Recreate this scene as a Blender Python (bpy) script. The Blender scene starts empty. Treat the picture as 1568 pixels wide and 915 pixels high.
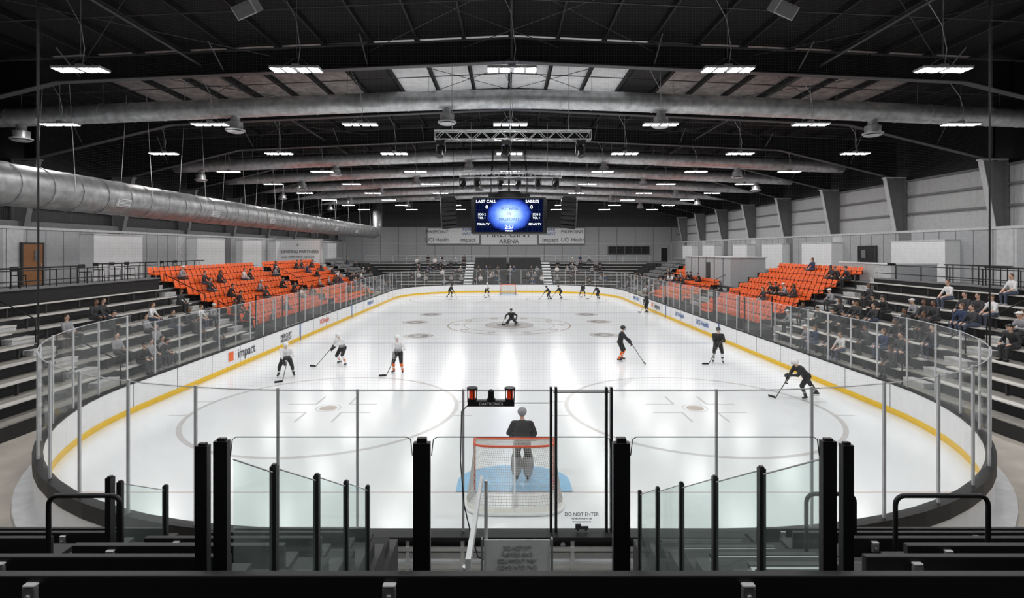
import bpy, math, random
import numpy as np
from mathutils import Vector, Matrix, Euler
random.seed(7); np.random.seed(7)
scene=bpy.context.scene
COL=scene.collection
V3=Vector
# ------------------------------------------------------------------ materials
MATS={}
def mat(name,col,rough=.5,metal=0.,var=.1,scale=4.,bump=0.,spec=.5,wave=None,emit=0.,coat=0.):
    if name in MATS: return MATS[name]
    m=bpy.data.materials.new(name); m.use_nodes=True
    nt=m.node_tree; b=nt.nodes['Principled BSDF']
    tc=nt.nodes.new('ShaderNodeTexCoord')
    nz=nt.nodes.new('ShaderNodeTexNoise'); nz.inputs['Scale'].default_value=scale; nz.inputs['Detail'].default_value=4
    nt.links.new(tc.outputs['Object'],nz.inputs['Vector'])
    cr=nt.nodes.new('ShaderNodeValToRGB')
    cr.color_ramp.elements[0].position=.3; cr.color_ramp.elements[1].position=.7
    cr.color_ramp.elements[0].color=tuple(max(0,c*(1-var)) for c in col)+(1,)
    cr.color_ramp.elements[1].color=tuple(min(1,c*(1+var)) for c in col)+(1,)
    nt.links.new(nz.outputs['Fac'],cr.inputs['Fac']); nt.links.new(cr.outputs['Color'],b.inputs['Base Color'])
    b.inputs['Roughness'].default_value=rough; b.inputs['Metallic'].default_value=metal
    b.inputs['Specular IOR Level'].default_value=spec
    if emit>0:
        nt.links.new(cr.outputs['Color'],b.inputs['Emission Color']); b.inputs['Emission Strength'].default_value=emit
    if bump>0 or wave:
        bp=nt.nodes.new('ShaderNodeBump'); bp.inputs['Strength'].default_value=bump if bump>0 else .6
        bp.inputs['Distance'].default_value=.02
        if wave:
            w=nt.nodes.new('ShaderNodeTexWave'); w.bands_direction=wave[0]; w.inputs['Scale'].default_value=wave[1]
            nt.links.new(tc.outputs['Object'],w.inputs['Vector']); nt.links.new(w.outputs['Fac'],bp.inputs['Height'])
            bp.inputs['Distance'].default_value=.05
        else: nt.links.new(nz.outputs['Fac'],bp.inputs['Height'])
        nt.links.new(bp.outputs['Normal'],b.inputs['Normal'])
    MATS[name]=m; return m
def glassmat(name,tint,haze=.03,hazecol=(.8,.85,.85),refl=.35):
    m=bpy.data.materials.new(name); m.use_nodes=True; nt=m.node_tree; nt.nodes.clear()
    out=nt.nodes.new('ShaderNodeOutputMaterial')
    tr=nt.nodes.new('ShaderNodeBsdfTransparent'); tr.inputs['Color'].default_value=tint+(1,)
    df=nt.nodes.new('ShaderNodeBsdfDiffuse'); df.inputs['Color'].default_value=hazecol+(1,)
    gl=nt.nodes.new('ShaderNodeBsdfGlossy'); gl.inputs['Roughness'].default_value=.06
    nz=nt.nodes.new('ShaderNodeTexNoise'); nz.inputs['Scale'].default_value=1.5
    tc=nt.nodes.new('ShaderNodeTexCoord'); nt.links.new(tc.outputs['Object'],nz.inputs['Vector'])
    mu=nt.nodes.new('ShaderNodeMath'); mu.operation='MULTIPLY'; mu.inputs[1].default_value=haze*2
    nt.links.new(nz.outputs['Fac'],mu.inputs[0])
    m1=nt.nodes.new('ShaderNodeMixShader'); nt.links.new(mu.outputs[0],m1.inputs[0])
    nt.links.new(tr.outputs[0],m1.inputs[1]); nt.links.new(df.outputs[0],m1.inputs[2])
    lw=nt.nodes.new('ShaderNodeLayerWeight'); lw.inputs['Blend'].default_value=.5
    pw=nt.nodes.new('ShaderNodeMath'); pw.operation='POWER'; pw.inputs[1].default_value=4; nt.links.new(lw.outputs['Facing'],pw.inputs[0])
    ma=nt.nodes.new('ShaderNodeMath'); ma.operation='MULTIPLY_ADD'; ma.inputs[1].default_value=refl; ma.inputs[2].default_value=.035
    nt.links.new(pw.outputs[0],ma.inputs[0])
    m2=nt.nodes.new('ShaderNodeMixShader'); nt.links.new(ma.outputs[0],m2.inputs[0])
    nt.links.new(m1.outputs[0],m2.inputs[1]); nt.links.new(gl.outputs[0],m2.inputs[2])
    nt.links.new(m2.outputs[0],out.inputs[0]); MATS[name]=m; return m
def emat(name,col,s):
    m=bpy.data.materials.new(name); m.use_nodes=True; nt=m.node_tree; nt.nodes.clear()
    out=nt.nodes.new('ShaderNodeOutputMaterial'); e=nt.nodes.new('ShaderNodeEmission')
    e.inputs[0].default_value=col+(1,); e.inputs[1].default_value=s; nt.links.new(e.outputs[0],out.inputs[0]); return m
M_black=mat('black_paint',(.010,.010,.011),.5,spec=.35)
M_blk2=mat('black_satin_metal',(.011,.011,.012),.38,spec=.3)
M_dk=mat('dark_grey',(.04,.04,.042),.6)
M_mid=mat('mid_grey',(.17,.17,.175),.6)
M_lg=mat('light_grey',(.55,.56,.57),.55)
M_white=mat('white_board',(.84,.85,.865),.3,var=.03)
M_yel=mat('yellow_kickplate',(.88,.55,.01),.4,var=.05)
M_steel=mat('galvanized_steel',(.60,.61,.62),.4,.55,var=.25,scale=3)
M_steel2=mat('galvanized_steel_dull',(.33,.335,.34),.42,.55,var=.28,scale=2.5)
M_alu=mat('aluminium',(.66,.67,.68),.4,.5)
M_stan=mat('stanchion_grey',(.52,.53,.55),.4,0)
M_rafter=mat('black_rafter_steel',(.006,.006,.007),.6,spec=.3)
M_flange=mat('rafter_flange',(.055,.055,.058),.5)
M_rod=mat('rod_steel_dark',(.03,.03,.032),.5)
M_deck=mat('roof_deck_dark',(.005,.005,.0055),.8,var=.3,spec=.2)
M_foil=mat('lit_foil_insulation',(.27,.245,.235),.5,.2,var=.4,scale=2.5,bump=.6)  # silvery insulation, pale only where the roof bay looks lit
M_litmid=mat('lit_centre_panel',(.9,.92,.93),.5,var=.1,scale=2.5)  # brightness of the bay's centre strip painted as near-white albedo
M_conc=mat('concrete_floor',(.42,.385,.345),.7,var=.15,scale=1.2)
M_rubber=mat('rubber_floor',(.02,.02,.022),.8)
M_tread=mat('bleacher_tread',(.30,.285,.26),.6,var=.15)
M_riser=mat('bleacher_riser',(.022,.022,.024),.6)
M_plank=mat('bench_plank',(.66,.64,.61),.5,var=.08)
M_orange=mat('orange_plastic',(.86,.125,.008),.42,var=.06)
M_wallg=mat('wall_grey',(.40,.41,.425),.8,var=.06)
M_wallw=mat('wall_white',(.80,.81,.82),.8,var=.04)
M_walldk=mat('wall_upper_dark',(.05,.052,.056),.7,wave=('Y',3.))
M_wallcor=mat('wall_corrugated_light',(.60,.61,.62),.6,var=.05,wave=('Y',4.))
M_brown=mat('brown_door',(.30,.13,.05),.5)
M_red=mat('red_pipe',(.75,.10,.03),.35)
M_netw=mat('white_cord',(.85,.84,.80),.8)
M_skin=mat('skin',(.66,.42,.31),.55,var=.05)
M_hair=mat('dark_hair',(.03,.02,.015),.6)
M_hairb=mat('brown_hair',(.12,.06,.03),.6)
M_eye=mat('eye_dark',(.02,.02,.02),.2)
M_lip=mat('lips',(.45,.16,.13),.5)
M_jw=mat('white_jersey',(.78,.78,.79),.8)
M_jb=mat('black_jersey',(.018,.018,.02),.75)
M_jo=mat('orange_jersey',(.8,.16,.03),.7)
M_hw=mat('white_helmet',(.85,.85,.85),.25)
M_hb=mat('black_helmet',(.02,.02,.02),.25)
M_wood=mat('stick_shaft',(.08,.07,.06),.4)
M_denim=mat('denim',(.07,.09,.14),.8)
M_cg=mat('grey_cloth',(.30,.30,.32),.85)
M_cdk=mat('charcoal_cloth',(.045,.045,.05),.85)
M_cn=mat('navy_cloth',(.03,.05,.11),.85)
M_ct=mat('tan_cloth',(.42,.33,.24),.85)
M_text=mat('dark_ink',(.05,.05,.06),.6)
M_tgrey=mat('grey_ink',(.30,.30,.31),.6)
M_blue=mat('blue_ink',(.05,.14,.4),.6)
M_glass=glassmat('rink_glass',(.955,.965,.96),.05)
M_fglass=glassmat('guard_glass_clear',(.95,.975,.965),.015,(.75,.85,.82),.3)
M_gglass=glassmat('guard_glass_green',(.86,.945,.915),.08,(.72,.88,.83),.4)
M_panel=emat('led_panel',(1,.985,.97),132.)
M_scrt=emat('screen_text',(.9,.95,1),2.2)
M_beacon=mat('red_beacon_lens',(.75,.05,.01),.15,emit=.15)
# ice
def icemat():
    m=mat('ice_surface',(.855,.88,.905),.16,var=.03,scale=.35,spec=.4)
    nt=m.node_tree; b=nt.nodes['Principled BSDF']
    tc=nt.nodes['Texture Coordinate']
    nz=nt.nodes.new('ShaderNodeTexNoise'); nz.inputs['Scale'].default_value=6; nz.inputs['Detail'].default_value=8
    nt.links.new(tc.outputs['Object'],nz.inputs['Vector'])
    mr=nt.nodes.new('ShaderNodeMapRange'); mr.inputs[3].default_value=.10; mr.inputs[4].default_value=.28
    nt.links.new(nz.outputs['Fac'],mr.inputs[0]); nt.links.new(mr.outputs[0],b.inputs['Roughness'])
    bp=nt.nodes.new('ShaderNodeBump'); bp.inputs['Strength'].default_value=.1; bp.inputs['Distance'].default_value=.01
    nt.links.new(nz.outputs['Fac'],bp.inputs['Height']); nt.links.new(bp.outputs['Normal'],b.inputs['Normal'])
    return m
M_ice=icemat()
def icemark(n,c): return mat(n,c,.22,var=.05,spec=.4)
M_mk=icemark('ice_mark_grey',(.60,.585,.585)); M_mkt=icemark('ice_mark_tan',(.50,.43,.37)); M_mkd=icemark('ice_logo_dark',(.30,.285,.28))
M_mkb=icemark('ice_crease_blue',(.34,.60,.86)); M_mkr=icemark('ice_line_red',(.66,.57,.57)); M_mkbl=icemark('ice_line_blue',(.58,.61,.68))

# ------------------------------------------------------------------ mesh builder
def frame(d):
    d=d.normalized(); a=V3((0,0,1)) if abs(d.z)<.9 else V3((1,0,0))
    u=d.cross(a).normalized(); v=d.cross(u).normalized(); return u,v
class MB:
    def __init__(s,name): s.name=name; s.V=[]; s.F=[]; s.M=[]; s.mats=[]; s.S=[]
    def mi(s,m):
        if m not in s.mats: s.mats.append(m)
        return s.mats.index(m)
    def raw(s,V,F,m,smooth=False):
        o=len(s.V); s.V.extend([tuple(v) for v in V]); i=s.mi(m)
        for f in F: s.F.append([a+o for a in f]); s.M.append(i); s.S.append(smooth)
    def bx(s,x0,x1,y0,y1,z0,z1,m,M=None):
        V=[(x,y,z) for z in(z0,z1) for y in(y0,y1) for x in(x0,x1)]
        if M is not None: V=[M@V3(v) for v in V]
        s.raw(V,[(0,2,3,1),(4,5,7,6),(0,1,5,4),(2,6,7,3),(0,4,6,2),(1,3,7,5)],m)
    def quad(s,a,b,c,d,m): s.raw([a,b,c,d],[(0,1,2,3)],m)
    def cyl(s,p,q,r0,m,r1=None,n=8,caps=True):
        if r1 is None:r1=r0
        p=V3(p);q=V3(q); u,v=frame(q-p); V=[]
        for c,r in((p,r0),(q,r1)):
            for i in range(n):
                a=2*math.pi*i/n; V.append(c+u*(r*math.cos(a))+v*(r*math.sin(a)))
        F=[(i,(i+1)%n,n+(i+1)%n,n+i) for i in range(n)]
        s.raw(V,F,m,n>6)
        if caps: s.raw(V,[tuple(range(n-1,-1,-1)),tuple(range(n,2*n))],m)
    def tube(s,pts,r,m,n=8,closed=False):
        pts=[V3(p) for p in pts]; N=len(pts); V=[]
        up=None
        for i,p in enumerate(pts):
            if closed: d=pts[(i+1)%N]-pts[i-1]
            else: d=pts[min(i+1,N-1)]-pts[max(i-1,0)]
            d.normalize()
            if up is None: u,v=frame(d)
            else:
                u=(up-d*up.dot(d)).normalized(); v=d.cross(u)
            up=u; rr=r[i] if isinstance(r,(list,tuple)) else r
            for k in range(n):
                a=2*math.pi*k/n; V.append(p+u*(rr*math.cos(a))+v*(rr*math.sin(a)))
        F=[]
        for i in range(N if closed else N-1):
            j=(i+1)%N
            for k in range(n): F.append((i*n+k,i*n+(k+1)%n,j*n+(k+1)%n,j*n+k))
        if not closed: F+= [tuple(range(n-1,-1,-1)),tuple((N-1)*n+k for k in range(n))]
        s.raw(V,F,m,True)
    def ell(s,c,r,m,R=None,nu=12,nv=8):
        V,F=ell_mesh(V3(c),r,R,nu,nv); s.raw(V,F,m,True)
    def cap(s,p,q,r0,r1,m,n=8):
        V,F=cap_mesh(V3(p),V3(q),r0,r1,n); s.raw(V,F,m,True)
    def ring(s,c,r0,r1,z,m,n=64,a0=0,a1=2*math.pi):
        V=[];F=[]
        for i in range(n+1):
            a=a0+(a1-a0)*i/n
            V+=[(c[0]+r0*math.cos(a),c[1]+r0*math.sin(a),z),(c[0]+r1*math.cos(a),c[1]+r1*math.sin(a),z)]
        for i in range(n): F.append((2*i,2*i+1,2*i+3,2*i+2))
        s.raw(V,F,m)
    def mesh(s):
        me=bpy.data.meshes.new(s.name); me.from_pydata(s.V,[],s.F)
        for m in s.mats: me.materials.append(m)
        me.polygons.foreach_set('material_index',s.M); me.polygons.foreach_set('use_smooth',s.S); me.update(); return me
    def obj(s,parent=None,loc=(0,0,0),rz=0,bevel=0):
        o=bpy.data.objects.new(s.name,s.mesh()); COL.objects.link(o); o.location=loc; o.rotation_euler=(0,0,rz)
        if bevel:
            b=o.modifiers.new('bevel','BEVEL'); b.width=bevel; b.segments=2; b.limit_method='ANGLE'
        if parent: o.parent=parent
        return o
def ell_mesh(c,r,R,nu=12,nv=8):
    V=[];F=[]
    for j in range(1,nv):
        t=math.pi*j/nv
        for i in range(nu):
            a=2*math.pi*i/nu; v=V3((r[0]*math.sin(t)*math.cos(a),r[1]*math.sin(t)*math.sin(a),r[2]*math.cos(t)))
            V.append(c+(R@v if R is not None else v))
    for e in (r[2],-r[2]):
        v=V3((0,0,e)); V.append(c+(R@v if R is not None else v))
    T=len(V)-2;B=T+1
    for i in range(nu):
        k=(i+1)%nu; F.append((T,i,k)); F.append((B,(nv-2)*nu+k,(nv-2)*nu+i))
        for j in range(nv-2): F.append((j*nu+i,(j+1)*nu+i,(j+1)*nu+k,j*nu+k))
    return V,F
def cap_mesh(p,q,r0,r1,n=10,m=3):
    d=(q-p); L=d.length
    if L<1e-6: d=V3((0,0,1))
    d=d.normalized(); u,v=frame(d); V=[p-d*r0];F=[]; rings=[]
    for j in range(1,m+1):
        a=math.pi/2*j/m; rings.append((p-d*(r0*math.cos(a)),r0*math.sin(a)))
    for j in range(m,0,-1):
        a=math.pi/2*j/m; rings.append((q+d*(r1*math.cos(a)),r1*math.sin(a)))
    for c,r in rings:
        for i in range(n):
            a=2*math.pi*i/n; V.append(c+u*(r*math.cos(a))+v*(r*math.sin(a)))
    V.append(q+d*r1); N=len(rings)
    for i in range(n):
        k=(i+1)%n; F.append((0,1+k,1+i)); F.append((len(V)-1,1+(N-1)*n+i,1+(N-1)*n+k))
        for j in range(N-1): F.append((1+j*n+i,1+j*n+k,1+(j+1)*n+k,1+(j+1)*n+i))
    return V,F
def text(body,loc,size,rot,m,parent=None,align='CENTER',name='lettering',sx=1):
    cu=bpy.data.curves.new(name,'FONT'); cu.body=body; cu.size=size; cu.align_x=align; cu.align_y='CENTER'; cu.extrude=.004
    cu.materials.append(m); o=bpy.data.objects.new(name,cu); COL.objects.link(o)
    o.location=loc; o.rotation_euler=[math.radians(a) for a in rot]; o.scale=(sx,1,1)
    if parent: o.parent=parent
    return o
# ------------------------------------------------------------------ constants
CX,H=-.17,5.58
W,L,R,Y0=12.95,61.1,9.6,8.66
Y1=Y0+L; YC=(Y0+Y1)/2+.3
GN=Y0+3.62; GF=Y1-3.45
def rink(off=0,n=20):
    P=[];r=R+off
    cs=[(W-R,Y0+R,-90),(W-R,Y1-R,0),(-(W-R),Y1-R,90),(-(W-R),Y0+R,180)]
    for k,(cx,cy,a0) in enumerate(cs):
        for i in range(n+1):
            a=math.radians(a0+90*i/n); P.append((cx+r*math.cos(a),cy+r*math.sin(a)))
        nx=cs[(k+1)%4]; a=math.radians(a0+90); b=math.radians(nx[2])
        A=V3((cx+r*math.cos(a),cy+r*math.sin(a))); B=V3((nx[0]+r*math.cos(b),nx[1]+r*math.sin(b)))
        ns=24 if k in(0,2) else 6
        for i in range(1,ns): q=A.lerp(B,i/ns); P.append((q.x,q.y))
    return P
def sweep(mb,prof):
    n=len(rink())
    for (o0,z0),(o1,z1),m in prof:
        a=rink(o0); b=rink(o1)
        V=[(x,y,z0) for x,y in a]+[(x,y,z1) for x,y in b]
        mb.raw(V,[(i,(i+1)%n,n+(i+1)%n,n+i) for i in range(n)],m,False)
# ------------------------------------------------------------------ room shell
mb=MB('floor'); mb.bx(-29,29,-8.5,89,-.3,-.03,M_conc); mb.obj()
def zc(x): return 14.7-abs(x)/22
mb=MB('ceiling')
for s in(-1,1):
    V=[(0,-8.5,zc(0)),(s*29,-8.5,zc(29)),(s*29,89,zc(29)),(0,89,zc(0))]
    V+=[(x,y,z+.2) for x,y,z in V]
    mb.raw(V,[(0,1,2,3),(4,5,6,7),(0,4,7,3),(1,5,6,2)],M_deck)
mb.obj()
mb=MB('lit_bay_panels')  # one bay only: its brighter light is put into the panel colours
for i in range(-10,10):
    x0=i*2+.1;x1=x0+1.8; m=M_litmid if -3<=i<3 else M_foil
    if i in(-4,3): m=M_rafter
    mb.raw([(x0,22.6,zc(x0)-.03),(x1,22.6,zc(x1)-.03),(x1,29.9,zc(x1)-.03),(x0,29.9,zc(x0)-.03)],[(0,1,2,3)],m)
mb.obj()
WX=28.; WI=26.6
def wallside(s):
    mb=MB('wall_left' if s<0 else 'wall_right')
    def B(xa,xb,za,zb_,m): a,b=sorted((s*xa,s*xb)); mb.bx(a,b,-8.5,89,za,zb_,m)
    B(WI,WX+.4,0,6.7,M_wallg); B(WI-.05,WX,6.7,6.85,M_lg)
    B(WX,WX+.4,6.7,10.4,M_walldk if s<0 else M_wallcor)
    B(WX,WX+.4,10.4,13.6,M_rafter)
    for y in np.arange(-6,88,1.22):
        a,b=sorted((s*(WI-.012),s*WI)); mb.bx(a,b,y-.02,y+.02,3.65,6.7,M_mid)
    k=0
    for y in np.arange(6,88,3.66):
        k+=1
        if k%2:
            a,b=sorted((s*(WI-.01),s*WI)); mb.bx(a,b,y+.03,y+1.19,3.65,6.68,M_mid if k%4==1 else M_lg)
    return mb.obj()
wl=wallside(-1); wr=wallside(1)
mb=MB('wall_far'); mb.bx(-28.4,28.4,88,88.4,0,9.3,M_wallg); mb.bx(-28.4,28.4,88,88.4,9.3,14.9,M_walldk)
mb.bx(-28,28,87.9,88,6.5,6.6,M_lg)
for i in range(-9,10): mb.bx(i*3-.03,i*3+.03,87.95,88,3.6,9.3,M_mid)
mb.obj()
mb=MB('wall_back'); mb.bx(-28.4,28.4,-8.9,-8.5,0,14.9,M_wallg); mb.obj()
def blocks(s):
    mb=MB('trim_wall_blocks')
    for (a,b,d,m) in [(33.0,37.4,.9,M_wallw),(44.0,48.3,.9,M_wallw),(52,56,.7,M_wallw),(59,62.5,.9,M_wallw),(68,72,.9,M_wallw),(76,80,.9,M_wallw),(20,26,.7,M_wallw)]:
        if s>0: a-=1.5;b-=1.5
        h=6.5 if s<0 else 6.1
        x0,x1=sorted((s*WI,s*(WI-d))); mb.bx(x0,x1,a,b,3.65,h,m)
        mb.bx(x0-.03,x1+.03,a-.03,b+.03,h,h+.08,M_lg)
    mb.obj()
blocks(-1); blocks(1)
mb=MB('trim_wall_girts')
for z in(8.0,9.2,10.3):
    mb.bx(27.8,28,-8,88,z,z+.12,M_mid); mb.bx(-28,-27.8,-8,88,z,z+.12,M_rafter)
mb.bx(-28,-27.4,-8,88,6.9,7.2,M_mid)
mb.obj()
def door(x,y,s,w,z0,z1,m,n):
    mb=MB(n); a,b=sorted((s*x,s*(x-.1)))
    mb.bx(a,b,y,y+w,z0,z1,m)
    for yy in(y-.08,y+w): mb.bx(a-.03,b+.03,yy,yy+.08,z0,z1+.08,M_dk)
    mb.bx(a-.03,b+.03,y,y+w,z1,z1+.08,M_dk)
    mb.cyl((s*(x-.16),y+w-.15,z0+1),(s*(x-.16),y+w-.15,z0+1.15),.02,M_alu)
    mb.bx(a-.04,b+.04,y+w*.55,y+w*.8,z0+1.3,z0+1.9,M_mid)
    mb.obj(bevel=.01)
door(WI-.03,29.0,-1,1.25,3.65,5.9,M_brown,'door_1'); door(WI-.03,38.6,1,1.8,3.65,5.8,M_black,'door_2'); door(WI-.03,65.5,-1,1.4,3.65,5.8,M_dk,'door_3')
mb=MB('window_1'); mb.bx(16.5,23.3,87.8,88,4.9,6.1,M_black)
for i in range(6): mb.bx(16.5+i*1.36-.04,16.5+i*1.36+.04,87.7,87.8,4.9,6.1,M_mid)
for z in(4.85,6.1): mb.bx(16.4,23.4,87.7,87.85,z,z+.08,M_mid)
mb.obj()
mb=MB('door_4'); mb.bx(25.2,26.3,87.8,88,3.65,5.9,M_black); mb.bx(25.1,25.2,87.75,88,3.65,6,M_lg); mb.bx(26.3,26.4,87.75,88,3.65,6,M_lg); mb.bx(25.1,26.4,87.75,88,5.9,6,M_lg); mb.obj()
# ------------------------------------------------------------------ roof frames
def zb(x): return 13.48-abs(x)/22-max(0,abs(x)-19)*.2
FR=[22.4+7.62*i for i in range(-3,9)]
for fy in FR:
    mb=MB('roof_frame')
    xs=[-27.3,-24,-19,-12,-6,0,6,12,19,24,27.3]
    for a,b in zip(xs,xs[1:]):
        za,zd=zb(a),zb(b); ta,tb=zc(a)-.25,zc(b)-.25
        V=[(a,fy-.02,za),(b,fy-.02,zd),(b,fy-.02,tb),(a,fy-.02,ta)]; V+=[(x,fy+.02,z) for x,y,z in V]
        mb.raw(V,[(0,1,2,3),(7,6,5,4)],M_rafter)
        for (z0,z1,t) in((za,zd,.04),(ta,tb,.03)):
            V=[(a,fy-.17,z0),(b,fy-.17,z1),(b,fy+.17,z1),(a,fy+.17,z0)]; V+=[(x,y,z-t) for x,y,z in V]
            mb.raw(V,[(0,1,2,3),(7,6,5,4),(0,4,5,1),(1,5,6,2),(2,6,7,3),(3,7,4,0)],M_flange)
    for x in range(-24,25,3):
        mb.bx(x-.01,x+.01,fy-.15,fy+.15,zb(x),zc(x)-.28,M_rafter)
        if x%6==0 and x!=0:
            for s2 in(-1,1): mb.cyl((x,fy,zb(x)+.05),(x+.0,fy+s2*1.3,zc(x)-.3),.03,M_flange,n=4)
    for s in(-1,1):
        zt=zb(27); cm=M_lg if s>0 else M_mid
        V=[(s*27.9,fy-.02,0),(s*27.5,fy-.02,0),(s*27.2,fy-.02,7),(s*26.5,fy-.02,zt),(s*27.9,fy-.02,zt)]; V+=[(x,y+.04,z) for x,y,z in V]
        mb.raw(V,[(0,1,2,3,4),(9,8,7,6,5)],M_mid)
        for (xa,za,xb,zb_) in((27.5,0,27.2,7),(27.2,7,26.5,zt)):
            V=[(s*xa,fy-.17,za),(s*xa,fy+.17,za),(s*xb,fy+.17,zb_),(s*xb,fy-.17,zb_)]; V+=[(x-s*.04,y,z) for x,y,z in V]
            mb.raw(V,[(0,1,2,3),(7,6,5,4),(0,4,5,1),(1,5,6,2),(2,6,7,3),(3,7,4,0)],cm)
        a,b=sorted((s*27.85,s*27.93)); mb.bx(a,b,fy-.17,fy+.17,0,zt,M_mid)
        mb.bx(min(s*27.9,s*26.4),max(s*27.9,s*26.4),fy-.19,fy+.19,zt-.06,zt+.02,cm)
    mb.obj()
mb=MB('roof_purlins')
for i in range(-14,15):
    x=i*1.95; z=zc(x)-.04; mb.bx(x-.04,x+.04,-8.4,87.9,z-.2,z,M_rafter)
mb.obj()
mb=MB('roof_bracing_rods')
for i,fy in enumerate(FR[:-1]):
    if i%2==0 or i<4:
        for x in(-18,-6,6,18):
            x2=x+(8 if x<0 else -8)
            for a,b in((x,x2),(x2,x)): mb.cyl((a,fy,zc(a)-.55),(b,fy+7.62,zc(b)-.55),.016,M_rod,n=5,caps=False)
for x in(-13,13): mb.cyl((x,-5,zc(x)-.8),(x,87,zc(x)-.8),.05,M_dk,n=6)
for fy in FR: mb.cyl((-26,fy+3.2,zc(26)-.65),(0,fy+3.2,zc(0)-.65),.025,M_dk,n=5); mb.cyl((26,fy+3.2,zc(26)-.65),(0,fy+3.2,zc(0)-.65),.025,M_dk,n=5)
mb.obj()
# ------------------------------------------------------------------ ducts
def rib_tube(mb,pts,r,m,step,rr):
    mb.tube(pts,r,m,n=24)
    acc=0
    for a,b in zip(pts,pts[1:]):
        a=V3(a);b=V3(b);Ld=(b-a).length;d=(b-a).normalized(); t=step-acc
        while t<Ld:
            c=a+d*t; mb.cyl(c-d*.03,c+d*.03,r+rr,m,n=24); t+=step
        acc=Ld-(t-step)
for k,dy in enumerate((26.2,41.6,49.2,56.7,64.3,71.9)):
    mb=MB('ceiling_air_duct'); r=.46
    pts=[]
    for x in np.linspace(-26,26,41): pts.append((x,dy,13.1-math.sqrt(x*x+9)/24))
    rib_tube(mb,pts,r,M_steel,1.5,.018)
    for dx in(-24,-13.5,-3.1,7.4,17.8):
        if k in(2,4): dx+=5
        if abs(dx)>25: continue
        z=13.1-math.sqrt(dx*dx+9)/24
        mb.cyl((dx,dy,z-.35),(dx,dy,z-.75),.22,M_steel,n=16)
        mb.cyl((dx,dy,z-.7),(dx,dy,z-1.05),.35,M_steel,n=20)
        mb.cyl((dx,dy,z-1.05),(dx,dy,z-1.10),.46,M_lg,n=20)
        mb.cyl((dx,dy,z-1.16),(dx,dy,z-1.2),.4,M_lg,r1=.3,n=20); mb.cyl((dx,dy,z-1.1),(dx,dy,z-1.16),.3,M_dk,n=20)
    for dx in range(-24,25,4):
        z=13.1-math.sqrt(dx*dx+9)/24; mb.cyl((dx,dy,z+.4),(dx,dy,zc(dx)-.1),.012,M_steel,n=4)
    mb.obj()
mb=MB('side_air_duct'); DX,DZ,DR=-19.6,8.12,.84
rib_tube(mb,[(DX,y,DZ) for y in(4,20,40,60,78)],DR,M_steel2,1.5,.03)
mb.tube([(DX,78,DZ),(DX,79.5,DZ+.1),(DX,80.2,DZ+1),(DX,80.3,DZ+5)],.7,M_steel2,n=20)
for y in(17.5,25.5,33.7,42,50,58,66):
    Mx=Matrix.Translation((DX,y,DZ))@Matrix.Rotation(math.radians(18),4,'Y')
    mb.bx(DR-.02,DR+.08,0,.85,-.18,.18,M_white,Mx)
    for j in range(5): mb.bx(DR+.08,DR+.1,.04,.81,-.15+j*.07,-.12+j*.07,M_mid,Mx)
for y in range(8,78,5):
    for s2 in(-.86,.86): mb.cyl((DX+s2,y,DZ),(DX+s2*.6,y,zc(DX)-.1),.012,M_steel,n=4)
mb.obj()
# ------------------------------------------------------------------ high-bay lights
ZF=11.47
meshes={}
for k in range(-3,4):
    for i in range(-2,9):
        y=17.5+7.62*i; x=7.07*k
        if abs(k) not in meshes:
            mb=MB('high_bay_light')
            top=zc(x)-ZF-.1
            mb.bx(-.8,.8,-.26,.26,.02,.07,M_alu)
            for a in(-.79,-.39,.07,.47):
                mb.bx(a-.01,a+.33,-.25,.25,-.01,.02,M_white)
                mb.quad((a+.015,-.22,-.013),(a+.305,-.22,-.013),(a+.305,.22,-.013),(a+.015,.22,-.013),M_panel)
            mb.bx(-.12,.12,-.1,.1,.07,.18,M_white)
            for a in(-.55,.55): mb.cyl((a,0,.07),(a*.1,0,.4),.006,M_alu,n=4)
            mb.cyl((0,0,.38),(0,0,top),.007,M_alu,n=4)
            mb.tube([(0.05,0,.15),(.12,0,.7),(-.02,.02,top*.6),(-.45,.05,top*.9),(-.6,.05,top)],.014,M_lg,n=5)
            meshes[abs(k)]=mb.mesh()
        o=bpy.data.objects.new('high_bay_light',meshes[abs(k)]); COL.objects.link(o); o.location=(x,y,ZF)
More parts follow.
